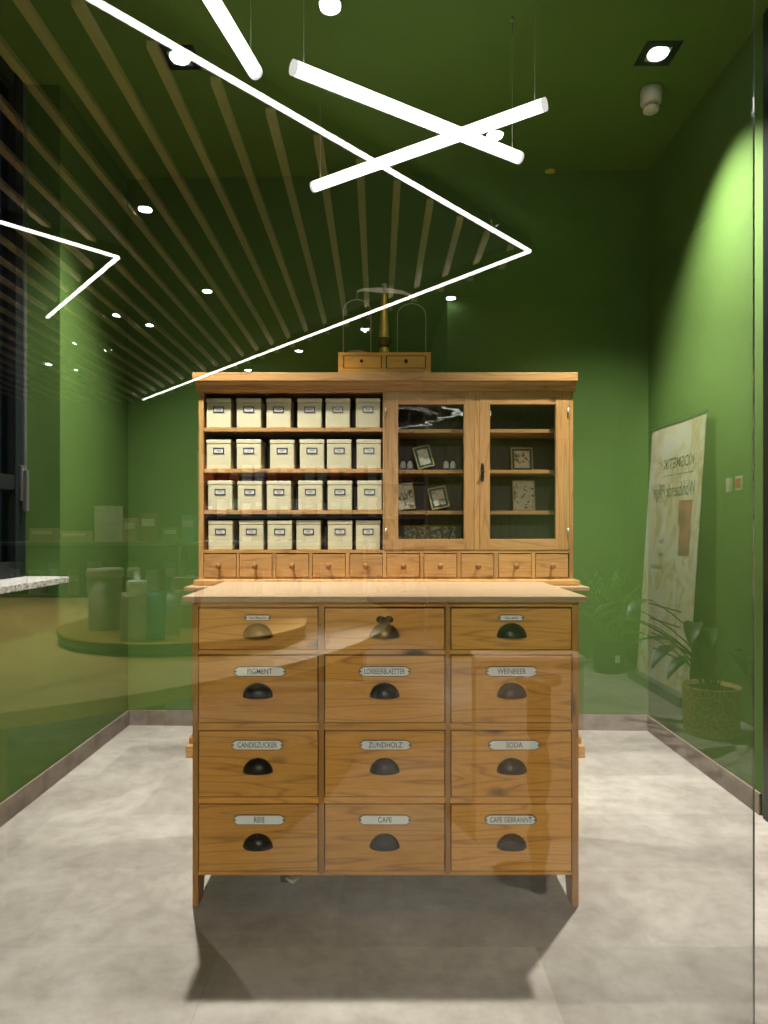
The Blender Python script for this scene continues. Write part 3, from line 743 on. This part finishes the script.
def picture(xc, y, z, wd, ht, tilt, label, fm='goldf', rz=0.0, lean=0.16, seed=1, mount=None):
    z += wd/2*abs(math.sin(tilt))+0.001
    o = thing('herbarium_picture', (xc, y, z), label, 'framed picture', 'framed plant pictures in the glazed cabinet')
    o.rotation_euler = (-lean, tilt, rz)
    t = 0.007; b = MB()
    b.box(-wd/2, wd/2, 0, 0.010, 0, t, 0, 0.001); b.box(-wd/2, wd/2, 0, 0.010, ht-t, ht, 0, 0.001)
    b.box(-wd/2, -wd/2+t, 0, 0.010, t, ht-t, 0, 0.001); b.box(wd/2-t, wd/2, 0, 0.010, t, ht-t, 0, 0.001)
    b.build('frame', fm, o)
    if mount: MB().box(-wd/2+t, wd/2-t, 0.005, 0.009, t, ht-t).build('mount', mount, o); e = 0.012
    else: e = 0
    MB().box(-wd/2+t+e, wd/2-t-e, 0.003, 0.0075, t+e, ht-t-e).build('print', art(seed), o)
    return o
s = 3.86
picture(X(426.5, s), 3.85, hz(469.0)+0.005, 0.098, 0.128, -0.24, 'small framed plant picture leaning sideways on the second shelf behind the left door', 'goldf', 0.1, seed=1, mount='tealf')
picture(X(407, s), 3.85, hz(510.5)+0.003, 0.100, 0.152, -0.10, 'framed plant picture at the left of the third shelf behind the left door', 'goldf', 0.1, seed=2)
picture(X(441, s), 3.85, hz(510.5)+0.004, 0.105, 0.125, -0.20, 'tilted framed flower picture with a teal mount on the third shelf', 'goldf', 0.12, seed=3, mount='tealf')
picture(X(524, s), 3.90, hz(469.0)+0.001, 0.125, 0.138, 0.0, 'small upright plant picture with teal mount on the second shelf behind the right door', 'goldf', 0.0, seed=5, mount='tealf')
picture(X(526, s), 3.90, hz(510.5)+0.001, 0.128, 0.178, 0.0, 'larger upright white plant picture on the third shelf behind the right door', 'goldf', 0.0, seed=6)
# specimen case with four panels
sc_ = thing('specimen_case', (X(430, 3.86), 3.86, hz(550.2)+0.001), 'wide shallow case of four pressed plant panels on the bottom shelf behind the left door', 'specimen case')
b = MB(); wd, ht = 0.300, 0.135; t = 0.008
for i in range(5):
    xx = -wd/2+i*(wd-t)/4; b.box(xx, xx+t, 0, 0.03, 0, ht, 0, 0.001)
b.box(-wd/2, wd/2, 0.0005, 0.029, 0.0005, t); b.box(-wd/2, wd/2, 0.0005, 0.029, ht-t, ht-0.0005)
b.build('frame', 'oldbrass', sc_)
def mosaic():
    m, nt, b_ = newmat('specimen_print'); v = objcoord(nt, rnd=False)
    f = noise(nt, v, 70, 2, 0.6); vo = N(nt, 'ShaderNodeTexVoronoi'); vo.inputs['Scale'].default_value = 45; L(nt, v, vo.inputs['Vector'])
    c = ramp(nt, f, [(0.42, (0.05, 0.06, 0.03)), (0.5, (0.22, 0.24, 0.14)), (0.58, (0.62, 0.62, 0.5))])
    L(nt, mixc(nt, 0.5, c, ramp(nt, vo.outputs['Distance'], [(0.2, (0.5, 0.5, 0.42)), (0.6, (0.06, 0.06, 0.04))])), b_.inputs['Base Color']); return m
MB().box(-wd/2+t, wd/2-t, 0.006, 0.02, t, ht-t).build('print', mosaic(), sc_)
# small jars standing in for shop goods reflected in the left door
jars = [(403, 469.0, 'left of the leaning picture'), (410, 469.0, 'touching the leaning picture on its left'), (446, 469.0, 'right of the leaning picture'), (453, 469.0, 'rightmost on the second shelf')]
jp = None
for (px, py, lb) in jars:
    if jp is None:
        jp = thing('reflection_jar', (0, 0, 0), '', 'jar', 'small jars standing in for reflections in the glazed cabinet')
        MB().lathe([(0, 0), (0.015, 0), (0.016, 0.004), (0.016, 0.045), (0.010, 0.052), (0.010, 0.058), (0, 0.058)], seg=18).build('body', 'enamel', jp)
        MB().lathe([(0, 0.058), (0.012, 0.058), (0.012, 0.066), (0.004, 0.071), (0, 0.074)], seg=18).build('lid', 'tealf', jp)
        MB().lathe([(0.0163, 0.004), (0.0166, 0.005), (0.0166, 0.016), (0.0163, 0.017)], seg=18).build('blue_band', plain('cobalt_glaze', (0.02, 0.08, 0.35), 0.3), jp)
        o = jp
    else: o = tree(jp)
    o.location = (X(px, 3.92), 3.92, hz(py)+0.001); o['label'] = 'small white and blue jar standing in for a reflection, '+lb

# ------------------------------------------------------------------ apothecary scale on the cornice
DS = 3.86; zs = 2.0655
def sx_(px): return X(px, DS)
def szz(py): return max(zs, Z(py, DS))
sc0 = thing('balance_scale', (sx_(384.5), DS, zs), 'antique brass balance scale on a small pine box with two drawers', 'balance scale')
x0, x1 = sx_(338.2), sx_(430.8); zt = szz(352.2)
part(MB().box(x0, x1, DS+0.006, DS+0.18, zs, zt, 0, 0.002), 'box', 'scale', sc0)
part(MB().box(x0+0.004, x1-0.004, DS+0.0052, DS+0.0058, zs+0.004, zt-0.004), 'gap_shade', 'gap', sc0)  # dark plate puts the shade of the drawer gaps into colour
fb = MB(); z0, z1 = Z(368.3, DS), szz(355.4)
fb.box(x0, x1, DS, DS+0.0051, zs, z0, 0, 0.001); fb.box(x0, x1, DS, DS+0.0051, z1, zt, 0, 0.001)
for a, b in ((338.2, 343.2), (381.8, 386.0), (426.0, 430.8)): fb.box(sx_(a), sx_(b), DS, DS+0.0051, z0, z1)
part(fb, 'face_frame', 'scale', sc0)
for a, b, kx in ((343.6, 381.4, 361.6), (386.4, 425.6, 406.0)):
    d = part(MB().box(sx_(a)+0.003, sx_(b)-0.003, DS+0.001, DS+0.0050, z0+0.004, z1-0.004, 0, 0.0006), 'scale_drawer', 'scale', sc0)
    part(MB().lathe([(0.004, 0), (0.004, -0.008), (0.0095, -0.012), (0.010, -0.018), (0, -0.022)], (sx_(kx), DS+0.001, szz(361.5)), 'y', 14), 'knob', 'iron', d)
cxs = sx_(384.3); yc = DS+0.085
def zc_(py): return Z(py, yc)
U = yc/F; KO = zc_(352.2)-zt
def hh(l): return [(r_, 0 if h_ == 0 else h_+KO) for r_, h_ in l]
part(MB().lathe(hh([(0, 0), (4.8*U, 0), (4.8*U, 2*U), (3.9*U, 4*U), (3.9*U, 4.6*U), (0, 4.6*U)]), (cxs, yc, zt)), 'column_foot', 'brass', sc0)
part(MB().lathe(hh([(0, 4.7*U), (4.5*U, 4.7*U), (5.6*U, 6*U), (7.2*U, 8.5*U), (7.4*U, 11*U), (7.6*U, 12.5*U), (7.6*U, 13.3*U), (5.2*U, 13.6*U), (0, 13.6*U)]), (cxs, yc, zt), seg=8), 'collar', 'oldbrass', sc0)
part(MB().lathe(hh([(0, 13.7*U), (5.6*U, 13.7*U), (5.5*U, 15.5*U), (5.0*U, 17*U), (4.6*U, 25*U), (3.5*U, 42*U), (2.4*U, 58*U), (2.6*U, 58.6*U), (0, 58.8*U)]), (cxs, yc, zt)), 'column', 'brass', sc0)
part(MB().lathe(hh([(0, 58.9*U), (3.0*U, 58.9*U), (2.8*U, 61*U), (2.6*U, 65*U), (3.6*U, 66*U), (3.6*U, 67.5*U), (2.2*U, 68.5*U), (0, 68.8*U)]), (cxs, yc, zt)), 'column_head', 'pewter', sc0)
bl, brr = sx_(357)-cxs, sx_(410.5)-cxs
zm = zc_(291.5)
def ptb(dx, py): return (cxs+dx, zc_(py))
kx_ = yc/DS
bm_ = [ptb(-27.3*U, 292.2), ptb(-22*U, 290.3), ptb(-10*U, 289.4), ptb(0, 289.2), ptb(8*U, 290.3), ptb(18*U, 292.3), ptb(27*U, 296.2),
       ptb(26.5*U, 298), ptb(18*U, 295.6), ptb(6*U, 294.4), ptb(0, 294.6), ptb(-8*U, 293.8), ptb(-20*U, 292.4), ptb(-27*U, 294.0)]
part(MB().prism(bm_, 'y', yc-0.029, yc-0.022), 'beam', 'pewter', sc0)
part(MB().tube([(cxs, yc-0.030, zm), (cxs, yc+0.02, zm)], 0.008, 12), 'pivot', 'pewter', sc0)
for (a, b, yt, yh) in ((343.6, 371.0, 301.0, 292.5), (397.4, 425.6, 305.0, 297)):
    xa = cxs+(a-384.3)*U; xb = cxs+(b-384.3)*U; xm = (xa+xb)/2; rr_ = (xb-xa)/2
    zt2 = zc_(yt)-rr_*0.85
    pts = [(xa, yc-0.025, zt+0.001), (xa, yc-0.025, zt2)]+[(xm-rr_*math.cos(PI*i/16), yc-0.025, zt2+rr_*0.85*math.sin(PI*i/16)) for i in range(1, 16)]+[(xb, yc-0.025, zt2), (xb, yc-0.025, zt+0.001)]
    part(MB().tube(pts, 0.0024, 8), 'pan_hanger', 'pewter', sc0)
    part(MB().tube([(xm, yc-0.025, zc_(yt)), (xm, yc-0.025, zc_(yt)+3*U), (xm+(0.8*U if a < 384 else -0.8*U), yc-0.025, zc_(yh)+0.004)], 0.0022, 8), 'hook', 'pewter', sc0)
xm = cxs+(357.3-384.3)*U
part(MB().lathe([(0, 0.001), (0.018, 0.001), (0.050, 0.010), (0.056, 0.013), (0.050, 0.012), (0.02, 0.009), (0.006, 0.012), (0.008, 0.018), (0, 0.021)], (xm, yc-0.025, zt)), 'pan', 'pewter', sc0)

# ------------------------------------------------------------------ shop furnishings (seen mirrored in the glass)
# banner
bD0, bD1, bx = 5.55, 4.64, 2.105
bn = thing('roll_up_banner', mir(bx, 5.1, 0), 'tall white and gold roll-up banner with slanted lettering, mirrored in the glass at right', 'banner')
y0, y1 = mir(0, bD0, 0).y, mir(0, bD1, 0).y      # y0 < y1
H = 2.00
def lean(o):
    for v in o.data.vertices:
        v.co.x += 0.13*max(0, v.co.z)/H
lean(part(MB().box(bx-0.003, bx, y0, y1, 0.06, H), 'print_panel', 'banner', bn))
lean(part(MB().box(bx-0.012, bx+0.010, y0-0.005, y1+0.005, H, H+0.025, 0, 0.003), 'top_rail', 'alu', bn))
part(MB().box(bx-0.07, bx+0.05, y0-0.01, y1+0.01, 0.0, 0.07, 0, 0.01), 'base_cassette', 'alu', bn)
tx = MB(); xf = bx-0.004; ym = (y0+y1)/2
# print reads from +y towards -y
tx.text('KOSMETIK', 0.115, (xf, y1-0.13, 1.70), 0.95, '-x', 0, 0.0003, 'LEFT')
tx.box(xf-0.0004, xf, y1-0.62, y1-0.12, 1.615, 1.619)
tx.text('Wohltuende Pflege', 0.15, (xf, y1-0.08, 1.50), 0.62, '-x', 0, 0.0003, 'LEFT', 0.4)
for k, s_ in enumerate(('Haut', 'Haar', 'Ganzheitlich')): tx.text(s_, 0.055, (xf, y1-0.55, 1.12-0.10*k), 0.8, '-x', 0, 0.0003, 'LEFT')
for k in range(4): tx.box(xf-0.0004, xf, y1-0.75+0.04*k, y1-0.18, 0.62-0.11*k, 0.632-0.11*k)
lean(part(tx, 'lettering', 'greyink', bn))
ph = MB(); ph.box(xf-0.0006, xf, y1-0.33, y1-0.12, 1.24, 1.42); ph.box(xf-0.0006, xf, y1-0.30, y1-0.12, 1.02, 1.24)
lean(part(ph, 'photo_print', 'rose', bn, 'rose coloured picture block'))
# peace lily in basket
pl = thing('basket_plant', mir(X(711.5, 4.06), 4.06, 0), 'broad-leaved plant in a woven seagrass basket, mirrored beside the banner', 'potted plant')
MB().lathe([(0, 0), (0.142, 0), (0.152, 0.02), (0.158, 0.15), (0.160, 0.27), (0.163, 0.285), (0.150, 0.285), (0.146, 0.26), (0, 0.255)], seg=40).build('basket', 'basket', pl)
MB().lathe([(0, 0.262), (0.143, 0.262), (0.143, 0.256), (0, 0.255)]).build('soil', 'soil', pl)
fl = MB(); random.seed(11)
for k in range(16):
    an = random.uniform(0.62*PI, 1.35*PI) if k < 11 else random.uniform(0, 2*PI)
    le = random.uniform(0.35, 0.75) if k < 11 else random.uniform(0.25, 0.4)
    st_ = math.radians(random.uniform(12, 38)); d = Vector((math.cos(an), math.sin(an), 0))
    p0 = Vector((random.uniform(-.04, .04), random.uniform(-.04, .04), 0.25))
    pts = []; 
    for i in range(7):
        u = i/6; pts.append(p0+d*(le*u*(0.25+0.55*u))+Vector((0, 0, le*(0.98*u-0.22*u*u))))
    fl.tube(pts, [0.006-0.0035*i/6 for i in range(7)], 6)
    dd_ = (pts[-1]-pts[-2]).normalized()+Vector((d.x*.5, d.y*.5, -0.1))
    fl.leaf(pts[-1], dd_, (0, 0, 1), random.uniform(0.24, 0.34), random.uniform(0.065, 0.095), 1.5, 0, 9)
for v in fl.bm.verts: v.co.x = min(v.co.x, 0.30)
fl.build('foliage', 'leafd', pl)
# palm in dark pot
pm = thing('potted_palm', mir(1.96, 5.8, 0), 'feathery palm in a dark round pot, mirrored left of the banner', 'potted plant')
MB().lathe([(0, 0), (0.115, 0), (0.122, 0.02), (0.130, 0.22), (0.124, 0.235), (0.118, 0.225), (0, 0.215)], seg=32).build('pot', 'potg', pm)
MB().lathe([(0, 0.222), (0.112, 0.222), (0.112, 0.216), (0, 0.215)]).build('soil', 'soil', pm)
MB().box(0.01, 0.05, 0.124, 0.131, 0.10, 0.16).build('sticker', 'card', pm)
fl = MB()
for k in range(60):
    an = random.uniform(0, 2*PI); le = random.uniform(0.45, 0.85); sp = random.uniform(0.15, 0.62); d = Vector((math.cos(an), math.sin(an), 0))
    p0 = Vector((random.uniform(-.06, .06), random.uniform(-.06, .06), 0.21)); pts = []
    for i in range(9):
        u = i/8; pts.append(p0+d*(le*sp*0.75*u**1.5)+Vector((0, 0, le*(1.0*u-(0.12+sp*0.5)*u*u))))
    if pts[-1].x > 0.22 or pts[-1].y > 0.20:
        for q in pts: q.x = q.x if q.x < 0 else q.x*0.35; q.y = q.y if q.y < 0 else q.y*0.4
    fl.tube(pts, [0.003-0.002*i/8 for i in range(9)], 4)
    for i in range(3, 9):
        dd_ = (pts[i]-pts[i-1]).normalized(); sd_ = dd_.cross(Vector((0, 0, 1))).normalized()
        for s_ in (-1, 1): fl.leaf(pts[i], dd_*0.8+sd_*s_*0.7, (0, 0, 1), 0.10, 0.011, 0.5, 0, 3, 0)
for v in fl.bm.verts: v.co.x = min(v.co.x, 0.33); v.co.y = min(v.co.y, 0.24)
fl.build('fronds', 'leafl', pm)
# switches on the mirrored right wall
for (px, w_, mt_, lb) in ((730.5, 0.075, 'plasticw', 'white switch plate on the mirrored wall right of the banner'), (740.5, 0.085, 'red', 'red alarm button plate beside the white switch')):
    D = SHOPX1*F/(px-CX); zz = Z(485 if px < 735 else 483, D)
    o = thing('wall_switch' if px < 735 else 'alarm_button', (SHOPX1, 2*G-D, zz), lb, 'switch' if px < 735 else 'alarm button')
    MB().box(-0.010, -0.0005, -w_/2, w_/2, -0.045, 0.045, 0, 0.003).build('plate', 'plasticw' , o)
    MB().box(-0.016, -0.0105, -w_/2+0.015, w_/2-0.015, -0.03, 0.03, 0, 0.002).build('rocker' if px < 735 else 'button', mt_, o)
# round display table with tray
tb = thing('display_table', mir(-1.75, 2.9, 0), 'huge pale oak display table with a rounded front, mirrored at the lower left', 'table')
tpts = []
for k in range(73):
    a = -PI/2*1.45+k/72*PI*1.45
    vx, vd = -2.05+2.12*math.cos(a), 3.45+2.12*math.sin(a)
    if vd <= 4.45: tpts.append((vx+1.75, -(vd-2.9)))
tpts.append((-2.15, -1.55)); tpts.append((-2.15, 1.0))
MB().prism(tpts, 'z', 0.728, 0.770, 0, 0.004).build('tabletop', 'oak', tb)
for sx1 in (-0.8, 0.55):
    for sy1 in (-0.8, 0.8):
        MB().lathe([(0.04, 0), (0.05, 0.1), (0.05, 0.5), (0.06, 0.727)], (sx1, sy1, 0), seg=20).build('leg', 'oak', tb)
tr = thing('round_tray', mir(-0.80, 2.87, 0.7705), 'dark round tray on the mirrored oak table', 'tray')
MB().lathe([(0, 0), (0.46, 0), (0.49, 0.010), (0.50, 0.045), (0.495, 0.045), (0.48, 0.014), (0, 0.010)], seg=64).build('dish', plain('dark_olive_tray', (0.012, 0.016, 0.006), 0.35), tr)
MB().lathe([(0.495, 0.045), (0.503, 0.045), (0.503, 0.050), (0.495, 0.050)], seg=64).build('rim', 'brass', tr)
def on_tray(px, D, name, label, cat, fn, grp=None):
    o = thing(name, mir(X(px, D), D, 0.782), label, cat, grp); fn(o); return o
M['taupe'] = plain('taupe_packaging', (0.34, 0.27, 0.20), 0.5)
M['clearp'] = plain('milky_bottle', (0.45, 0.50, 0.42), 0.25)
M['pinkp'] = plain('pink_box', (0.62, 0.42, 0.34), 0.5)
def f_tall(o):
    MB().lathe([(0, 0), (0.060, 0), (0.062, 0.01), (0.062, 0.245), (0, 0.245)], seg=28).build('body', 'taupe', o)
    MB().lathe([(0, 0.246), (0.070, 0.246), (0.070, 0.275), (0.062, 0.280), (0, 0.280)], seg=28).build('lid', 'taupe', o)
on_tray(105, 2.70, 'cosmetic_canister', 'tall taupe canister on the mirrored tray', 'canister', f_tall)
def f_pump(o):
    MB().box(-0.048, 0.048, -0.035, 0.035, 0, 0.20, 0, 0.008, 3).build('body', 'clearp', o)
    MB().lathe([(0.035, 0.20), (0.035, 0.245), (0.030, 0.25), (0.012, 0.252), (0.008, 0.285), (0, 0.285)], seg=20).build('collar', 'enamel', o)
    MB().box(-0.028, 0.012, -0.008, 0.008, 0.285, 0.297, 0, 0.003).build('pump_head', 'enamel', o)
on_tray(136, 2.45, 'pump_bottle', 'milky square pump bottle on the mirrored tray', 'bottle', f_pump)
def f_tube(o, m='cyan', h=0.205):
    t = MB(); t.lathe([(0, 0), (0.026, 0), (0.026, 0.035), (0.028, 0.04)], seg=20); t.build('cap', m, o)
    b = MB(); b.lathe([(0.028, 0.041), (0.031, 0.12), (0.033, h)], seg=20, sy=0.55); b.box(-0.034, 0.034, -0.004, 0.004, h-0.012, h+0.006); b.build('body', m, o)
on_tray(157, 2.45, 'cream_tube', 'teal cream tube standing on the mirrored tray', 'tube', f_tube)
on_tray(172, 2.55, 'cream_tube', 'pale cream tube right of the teal one on the mirrored tray', 'tube', lambda o: f_tube(o, 'clearp', 0.19))
def f_box(o, m='pinkp', w_=0.035, h=0.16, d_=0.03, band='enamel'):
    MB().box(-w_, w_, -d_, d_, 0, h, 0, 0.002).build('carton', m, o)
    MB().box(-w_*0.8, w_*0.8, -d_-0.001, d_+0.001, h*0.55, h*0.8).build('label_panel', band, o)
on_tray(124, 2.92, 'cosmetic_carton', 'small pink carton behind the pump bottle on the mirrored tray', 'carton', f_box)
on_tray(186, 2.75, 'cosmetic_carton', 'olive carton at the right of the mirrored tray', 'carton', lambda o: f_box(o, 'taupe', 0.05, 0.24))
# gondola shelf behind the table
gs = thing('display_shelf', mir(-1.45, 5.2, 0), 'low white display shelf with cartons, mirrored behind the table', 'shelf')
gp = gs.location
for z in (1.09, 0.70, 0.35):
    MB().box(-1.35, 1.35, -0.18, 0.18, z, z+0.025, 0, 0.003).build('shelf_board', 'alu', gs)
for xx in (-1.36, -0.02, 1.34): MB().box(xx, xx+0.02, -0.18, 0.18, 0, 1.10).build('upright', 'alu', gs)
MB().box(-1.35, 1.35, -0.01, 0.01, 0.05, 1.09).build('back_panel', 'anth', gs)
pal = {'kraft': (0.50, 0.33, 0.17), 'brownred': (0.30, 0.09, 0.04), 'leafgreen': (0.10, 0.22, 0.05), 'paper': (0.7, 0.68, 0.6), 'orange': (0.75, 0.16, 0.02), 'blue': (0.02, 0.06, 0.32), 'mint': (0.06, 0.42, 0.30), 'whitepack': (0.75, 0.75, 0.75), 'redpack': (0.5, 0.03, 0.02)}
for k, c in pal.items(): M[k] = plain(k+'_pack', c, 0.5)
NICE = {'kraft': 'brown kraft', 'brownred': 'dark reddish brown', 'leafgreen': 'leaf green', 'paper': 'off-white', 'orange': 'orange', 'blue': 'dark blue', 'mint': 'mint green', 'whitepack': 'white', 'redpack': 'red'}
cart_proto = {}
def carton(mk, loc, w_, h, label, grp, bandm='whitepack'):
    key = (mk, round(w_, 3), round(h, 3))
    if key not in cart_proto:
        o = thing('product_carton', loc, label, 'carton', grp); f_box(o, mk, w_/2, h, 0.035, bandm); cart_proto[key] = o
    else:
        o = tree(cart_proto[key]); o.location = loc; tag(o, label, 'carton', grp)
    return o
random.seed(5)
named = [(95, 122, 502, 538, 'paper'), (124, 138, 514, 538, 'kraft'), (126, 142, 503, 512, 'paper'), (141, 158, 509, 538, 'brownred'), (163, 180, 523, 538, 'leafgreen'), (182, 196, 511, 538, 'mint'), (30, 58, 524, 538, 'kraft'), (60, 92, 527, 538, 'kraft')]
ord_l = ['tall paper-coloured', 'slim kraft', 'small pale', 'dark reddish-brown', 'low leaf-green', 'mint and white', 'flat kraft left', 'flat kraft wide']
for i, (a, b, yt, yb, mk) in enumerate(named):
    if i == 2: continue
    D = 5.1; carton(mk, mir(X((a+b)/2, D), D, 1.1155), (b-a)*D/F*0.92, (yb-yt)*D/F, '%s carton on top of the mirrored display shelf' % ord_l[i], 'cartons on the mirrored display shelf')
xx = -1.25; i = 0
while xx < 1.25:
    mk = ['leafgreen', 'paper', 'mint', 'kraft', 'whitepack', 'brownred'][i % 6]
    for zz in (0.7255, 0.3755):
        carton(mk, Vector((gp.x+xx, gp.y+0.09, zz)), 0.09, 0.18 if i % 2 else 0.24, '%s carton on the lower shelves of the mirrored display shelf' % NICE[mk], 'cartons on the lower mirrored shelves')
    xx += 0.145; i += 1
# tall wall shelf deeper in the shop with orange, white and blue goods
ws = thing('wall_shelf', mir(-0.75, 8.0, 0), 'tall white product shelf deep in the mirrored shop', 'shelf')
wp = ws.location
MB().box(-1.3, 1.3, -0.20, -0.18, 0, 2.1).build('back_panel', 'anth', ws)
for z in (0.45, 0.90, 1.33, 1.72): MB().box(-1.3, 1.3, -0.18, 0.18, z, z+0.025, 0, 0.003).build('shelf_board', 'alu', ws)
for xx in (-1.32, 1.30): MB().box(xx, xx+0.02, -0.20, 0.18, 0, 2.1).build('upright', 'alu', ws)
i = 0
for z, mats in ((1.7455, ('orange', 'redpack', 'orange', 'paper', 'whitepack')), (1.3555, ('whitepack', 'blue', 'whitepack', 'mint')), (0.9255, ('blue', 'whitepack', 'orange', 'kraft')), (0.4755, ('kraft', 'paper', 'leafgreen'))):
    xx = -1.2
    while xx < 1.2:
        mk = mats[i % len(mats)]; i += 1
        carton(mk, Vector((wp.x+xx, wp.y+0.10, z)), 0.10, 0.20 if i % 3 else 0.15, '%s pack on the tall product shelf deep in the mirrored shop' % NICE[mk], 'packs on the tall mirrored shelf')
        xx += 0.145
# low plinth and turned-leg side table right of the viewer
plt_ = thing('display_plinth', mir(0.59, 2.75, 0), 'pale rose wooden display plinth, mirrored over the right drawers', 'plinth')
MB().box(-0.21, 0.21, -0.02, 0.10, 0, 0.70, 0, 0.003).build('body', plain('pale_rose_laminate', (0.78, 0.60, 0.47), 0.5), plt_)
MB().box(-0.215, 0.215, -0.03, 0.11, 0.701, 0.72, 0, 0.003).build('top', plain('pale_rose_top', (0.70, 0.52, 0.40), 0.5), plt_)
stb = thing('turned_stand', mir(0.542, 2.30, 0), 'dark wooden stand with a turned leg, mirrored over the right drawers', 'stand')
M['walnut'] = plain('dark_walnut', (0.03, 0.015, 0.008), 0.4)
leg = [(0.018, 0.012), (0.026, 0.03), (0.020, 0.06), (0.034, 0.14), (0.040, 0.18), (0.028, 0.22), (0.036, 0.25), (0.022, 0.28), (0.034, 0.33), (0.042, 0.40), (0.034, 0.46), (0.026, 0.50), (0.040, 0.53), (0.040, 0.70)]
MB().lathe(leg, seg=24).build('leg', 'walnut', stb)
MB().lathe([(0, 0), (0.028, 0), (0.028, 0.008), (0.02, 0.0115), (0, 0.0115)], seg=24).build('foot', 'walnut', stb)
MB().lathe([(0, 0.701), (0.075, 0.701), (0.075, 0.720), (0, 0.720)], seg=32).build('tabletop', 'walnut', stb)
